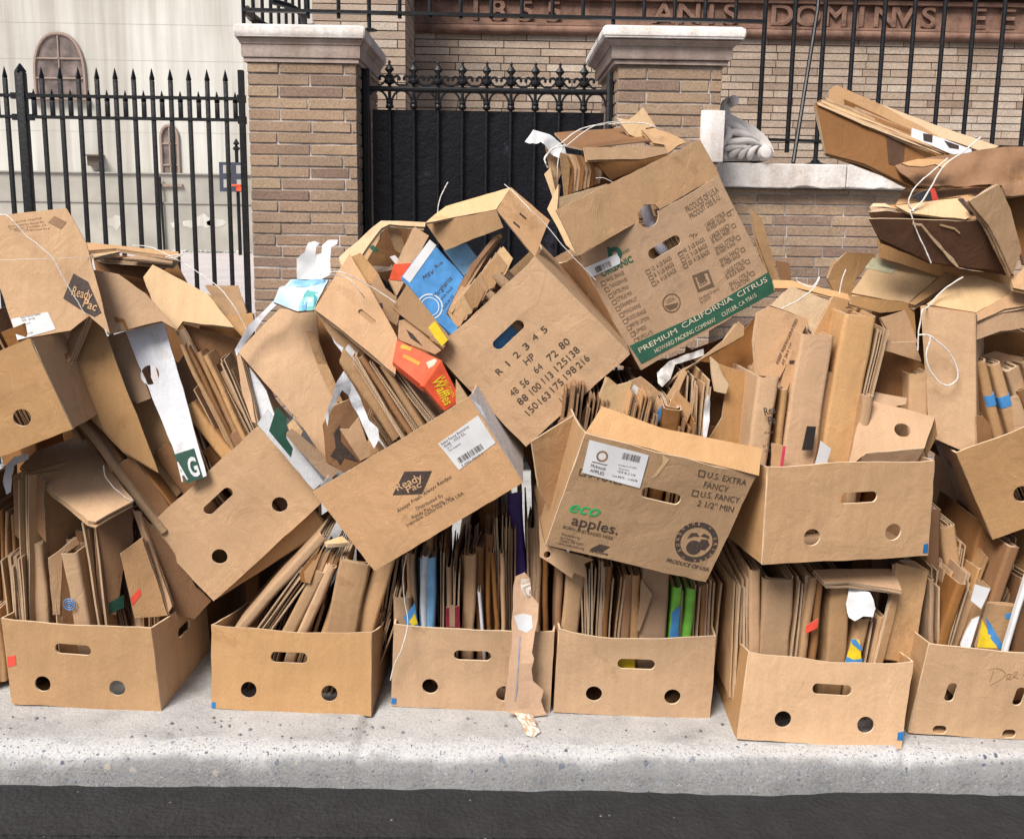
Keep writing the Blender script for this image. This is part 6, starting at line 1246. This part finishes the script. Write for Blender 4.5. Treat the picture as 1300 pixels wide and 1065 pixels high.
S('carton filling the corner beside the top right stack', '7', '1190 -80 1420 -100 1420 340 1295 330 1290 260 1235 60', 2.92, .0, 0, KD, ply=3)
S('scrap with a red and black print held by the twine', '3', '745 950 790 925 850 908 880 940 870 970 780 970', 2.84, 0, 0, plain('black_print', (.03, .03, .04)), t=.003, name='carton_scrap', cat='carton scrap', prints=[('838 915 858 908 878 965 850 968', RD)])
twine('long white twine tying the top right stack', '3', '1082 665 1000 735 920 790 880 840 830 930 790 985 750 1020', [2.8, 2.79, 2.79, 2.79, 2.79, 2.79, 2.79], .0026)
twine('second strand of twine tying the top right stack', '3', '925 765 850 830 780 890 742 950 738 985 760 1020 7: 745 70 770 150 810 240 845 320', [2.79]*6+[2.785, 2.785, 2.785, 2.785], .0022)
twine('twine tied across the logo-printed sheet at the left', '4', '0 85 50 100 120 180 250 290 310 400 410 565', [2.85, 2.83, 2.83, 2.83, 2.83, 2.84], .0018)
twine('thin taut twine running level across the logo-printed sheet', '4', '0 305 200 300 440 290 600 262', [2.83, 2.83, 2.9, 3.1], .0008)
twine('twine over the loose stack and down the fence side', '4', '640 236 720 242 830 290 950 360 1060 440 1130 530 1165 590 1192 645', [3.15, 3.15, 3.12, 3.1, 3.08, 3.06, 3.06, 3.06], .0018)
twine('short bow of twine on the loose stack by the fence', '4', '800 290 840 282 880 278 850 292 815 296', 3.1, .002)
twine('twine hanging from the cartons onto the red-taped box side', '8', '500 345 505 385 540 440 600 495 635 515', 2.86, .0018)
twine('two twine strands across the slanted carton in the salad box', '5', '445 365 500 362 560 385 660 440 770 510', [2.8, 2.76, 2.76, 2.78, 2.78], .0018)
twine('crossing twine strand on the slanted carton', '5', '450 372 540 395 590 450 620 490', [2.8, 2.76, 2.76, 2.78], .0016)
twine('twine draped over the corner of the tape-hung bottom box', 'd', '820 -60 805 40 812 160 828 270 800 390 762 470 745 545', [2.72, 2.74, 2.75, 2.75, 2.74, 2.76, 2.76], .0018)
# torn strip of carton and tape hanging over the third bottom box
S('ragged strip of torn carton and clear tape hanging over the bottom box front', 'e', '95 50 140 32 165 60 172 140 205 178 200 250 185 310 170 400 180 430 168 480 175 540 228 590 215 640 232 690 248 712 180 716 128 712 90 704 48 690 38 640 46 560 60 440 75 330 82 200', 2.728, .02, .0, kraft('tape_covered_kraft', (.55, .36, .24), sheen=1), t=.003, name='torn_strip', cat='torn carton strip', warp=.012, jit=.004,
  prints=[('108 330 116 330 100 560 92 640 86 640 96 540', plain('blue_fibre', (.35, .36, .45))), ('86 236 130 226 172 234 176 290 146 314 108 300', WH), ('120 60 165 62 172 140 150 160 120 110', TP)])  # white patch paints the glare on the clear tape
S('clear tape tail trailing onto the kerb below the torn strip', 'e', '90 705 130 712 178 716 190 760 212 800 180 830 145 822 125 770', 2.66, .0, -.2, TP, t=.0015, name='tape_strip', cat='tape', warp=.02)

S('brown carton backing between the two stacks at the top right', '3', '735 885 1000 880 1420 900 1420 1090 1200 1100 700 1060', 3.12, 0, 0, KR, ply=2)
S('flat board showing its cut edge under the outermost top right carton', '3', '330 735 520 790 780 895 900 905 860 880 540 760', 2.90, .05, -.05, KD, ply=3)
for k_ in range(5): S('thin board in the tied stack at the top right', '3', f'{292+k_*10} {492-k_*5} {520+k_*12} {592-k_*6} {900+k_*8} {738-k_*4} {905+k_*8} {748-k_*4} {520+k_*12} {606-k_*6} {300+k_*10} {508-k_*5}', 2.885+.012*k_, .05, -.06, (KL, KP)[k_ % 2], group='thin boards in the tied stack at the top right', t=.004, ply=2)
for k_ in range(4): S('thin board edge in the dark stack at the upper right', '7', f'{540+k_*14} {58-k_*7} {820+k_*12} {78-k_*7} {1072+k_*8} {86-k_*7} {1074+k_*8} {98-k_*7} {820+k_*12} {92-k_*7} {545+k_*14} {72-k_*7}', 2.835+.016*k_, .03, -.1, (KP, KR)[k_ % 2], group='thin board edges in the dark stack at the upper right', t=.004)

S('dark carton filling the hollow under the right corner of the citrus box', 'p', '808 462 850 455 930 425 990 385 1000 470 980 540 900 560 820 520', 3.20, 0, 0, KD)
S('dark carton side behind the small flaps near the twine loop', '7', '560 540 640 520 860 540 850 800 640 820 560 700', 3.08, 0, 0, KD)
S('brown carton side standing behind the pale-topped tall carton', '7', '430 440 760 420 900 460 900 600 430 600', 3.12, 0, 0, KR)
S('blue printed carton inside the size-number box, seen through its handhole', 'n', '400 400 440 270 560 170 590 200 590 320 500 400', 2.862, 0, 0, BL, prints=[('548 290 575 285 572 310 540 316', YE)])
S('yellow printed carton inside the bottom box under the apple box, seen through its handhole', 'e', '575 430 668 430 668 500 575 500', 2.785, 0, 0, YE)
bm = bmesh.new(); tube(bm, [at(819, 262, 3.09), at(831, 306, 3.07), at(850, 330, 3.08)], .017, 12); _b = bm2me(bm); _c = at(830, 300, 3.08)
for v in _b.vertices: v.co -= _c
tag(link('plastic_roll', _b, plain('pearly_plastic', (.55, .54, .62), .2), None, M.Translation(_c)), 'pearly white rolled plastic inside the citrus box, seen through its holes', 'plastic roll')

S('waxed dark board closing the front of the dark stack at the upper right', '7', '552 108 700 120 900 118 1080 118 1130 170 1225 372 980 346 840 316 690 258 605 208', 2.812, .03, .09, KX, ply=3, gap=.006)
for k_, q_ in enumerate(('604 156 620 128 645 114 698 136 702 144 645 123 626 134 610 160', '752 124 800 130 850 190 915 262 980 340 972 342 905 268 842 198 795 140 752 132', '890 132 960 150 985 172 982 180 955 158 888 140')):
    S('pale torn cut line on the waxed dark board', '7', q_, 2.803, .03, .09, KL, t=.002, group='pale torn cut lines on the waxed dark board', jit=.003)
for k_ in range(4): S('long board packed inside the opened carton at the top right', '3', f'{400+k_*14} {476+k_*9} {600+k_*12} {548+k_*9} {930+k_*6} {700+k_*6} {930+k_*6} {716+k_*6} {600+k_*12} {572+k_*9} {404+k_*14} {500+k_*9}', 2.965-.012*k_, .03, -.04, (KP, KD)[k_ % 2], group='long boards packed inside the opened carton at the top right', t=.004)

S('brown carton wedged under the dark stack at the upper right', '7', '585 205 700 262 980 345 1240 385 1240 500 900 380 720 330 600 290', 2.98, 0, 0, KR, ply=2)
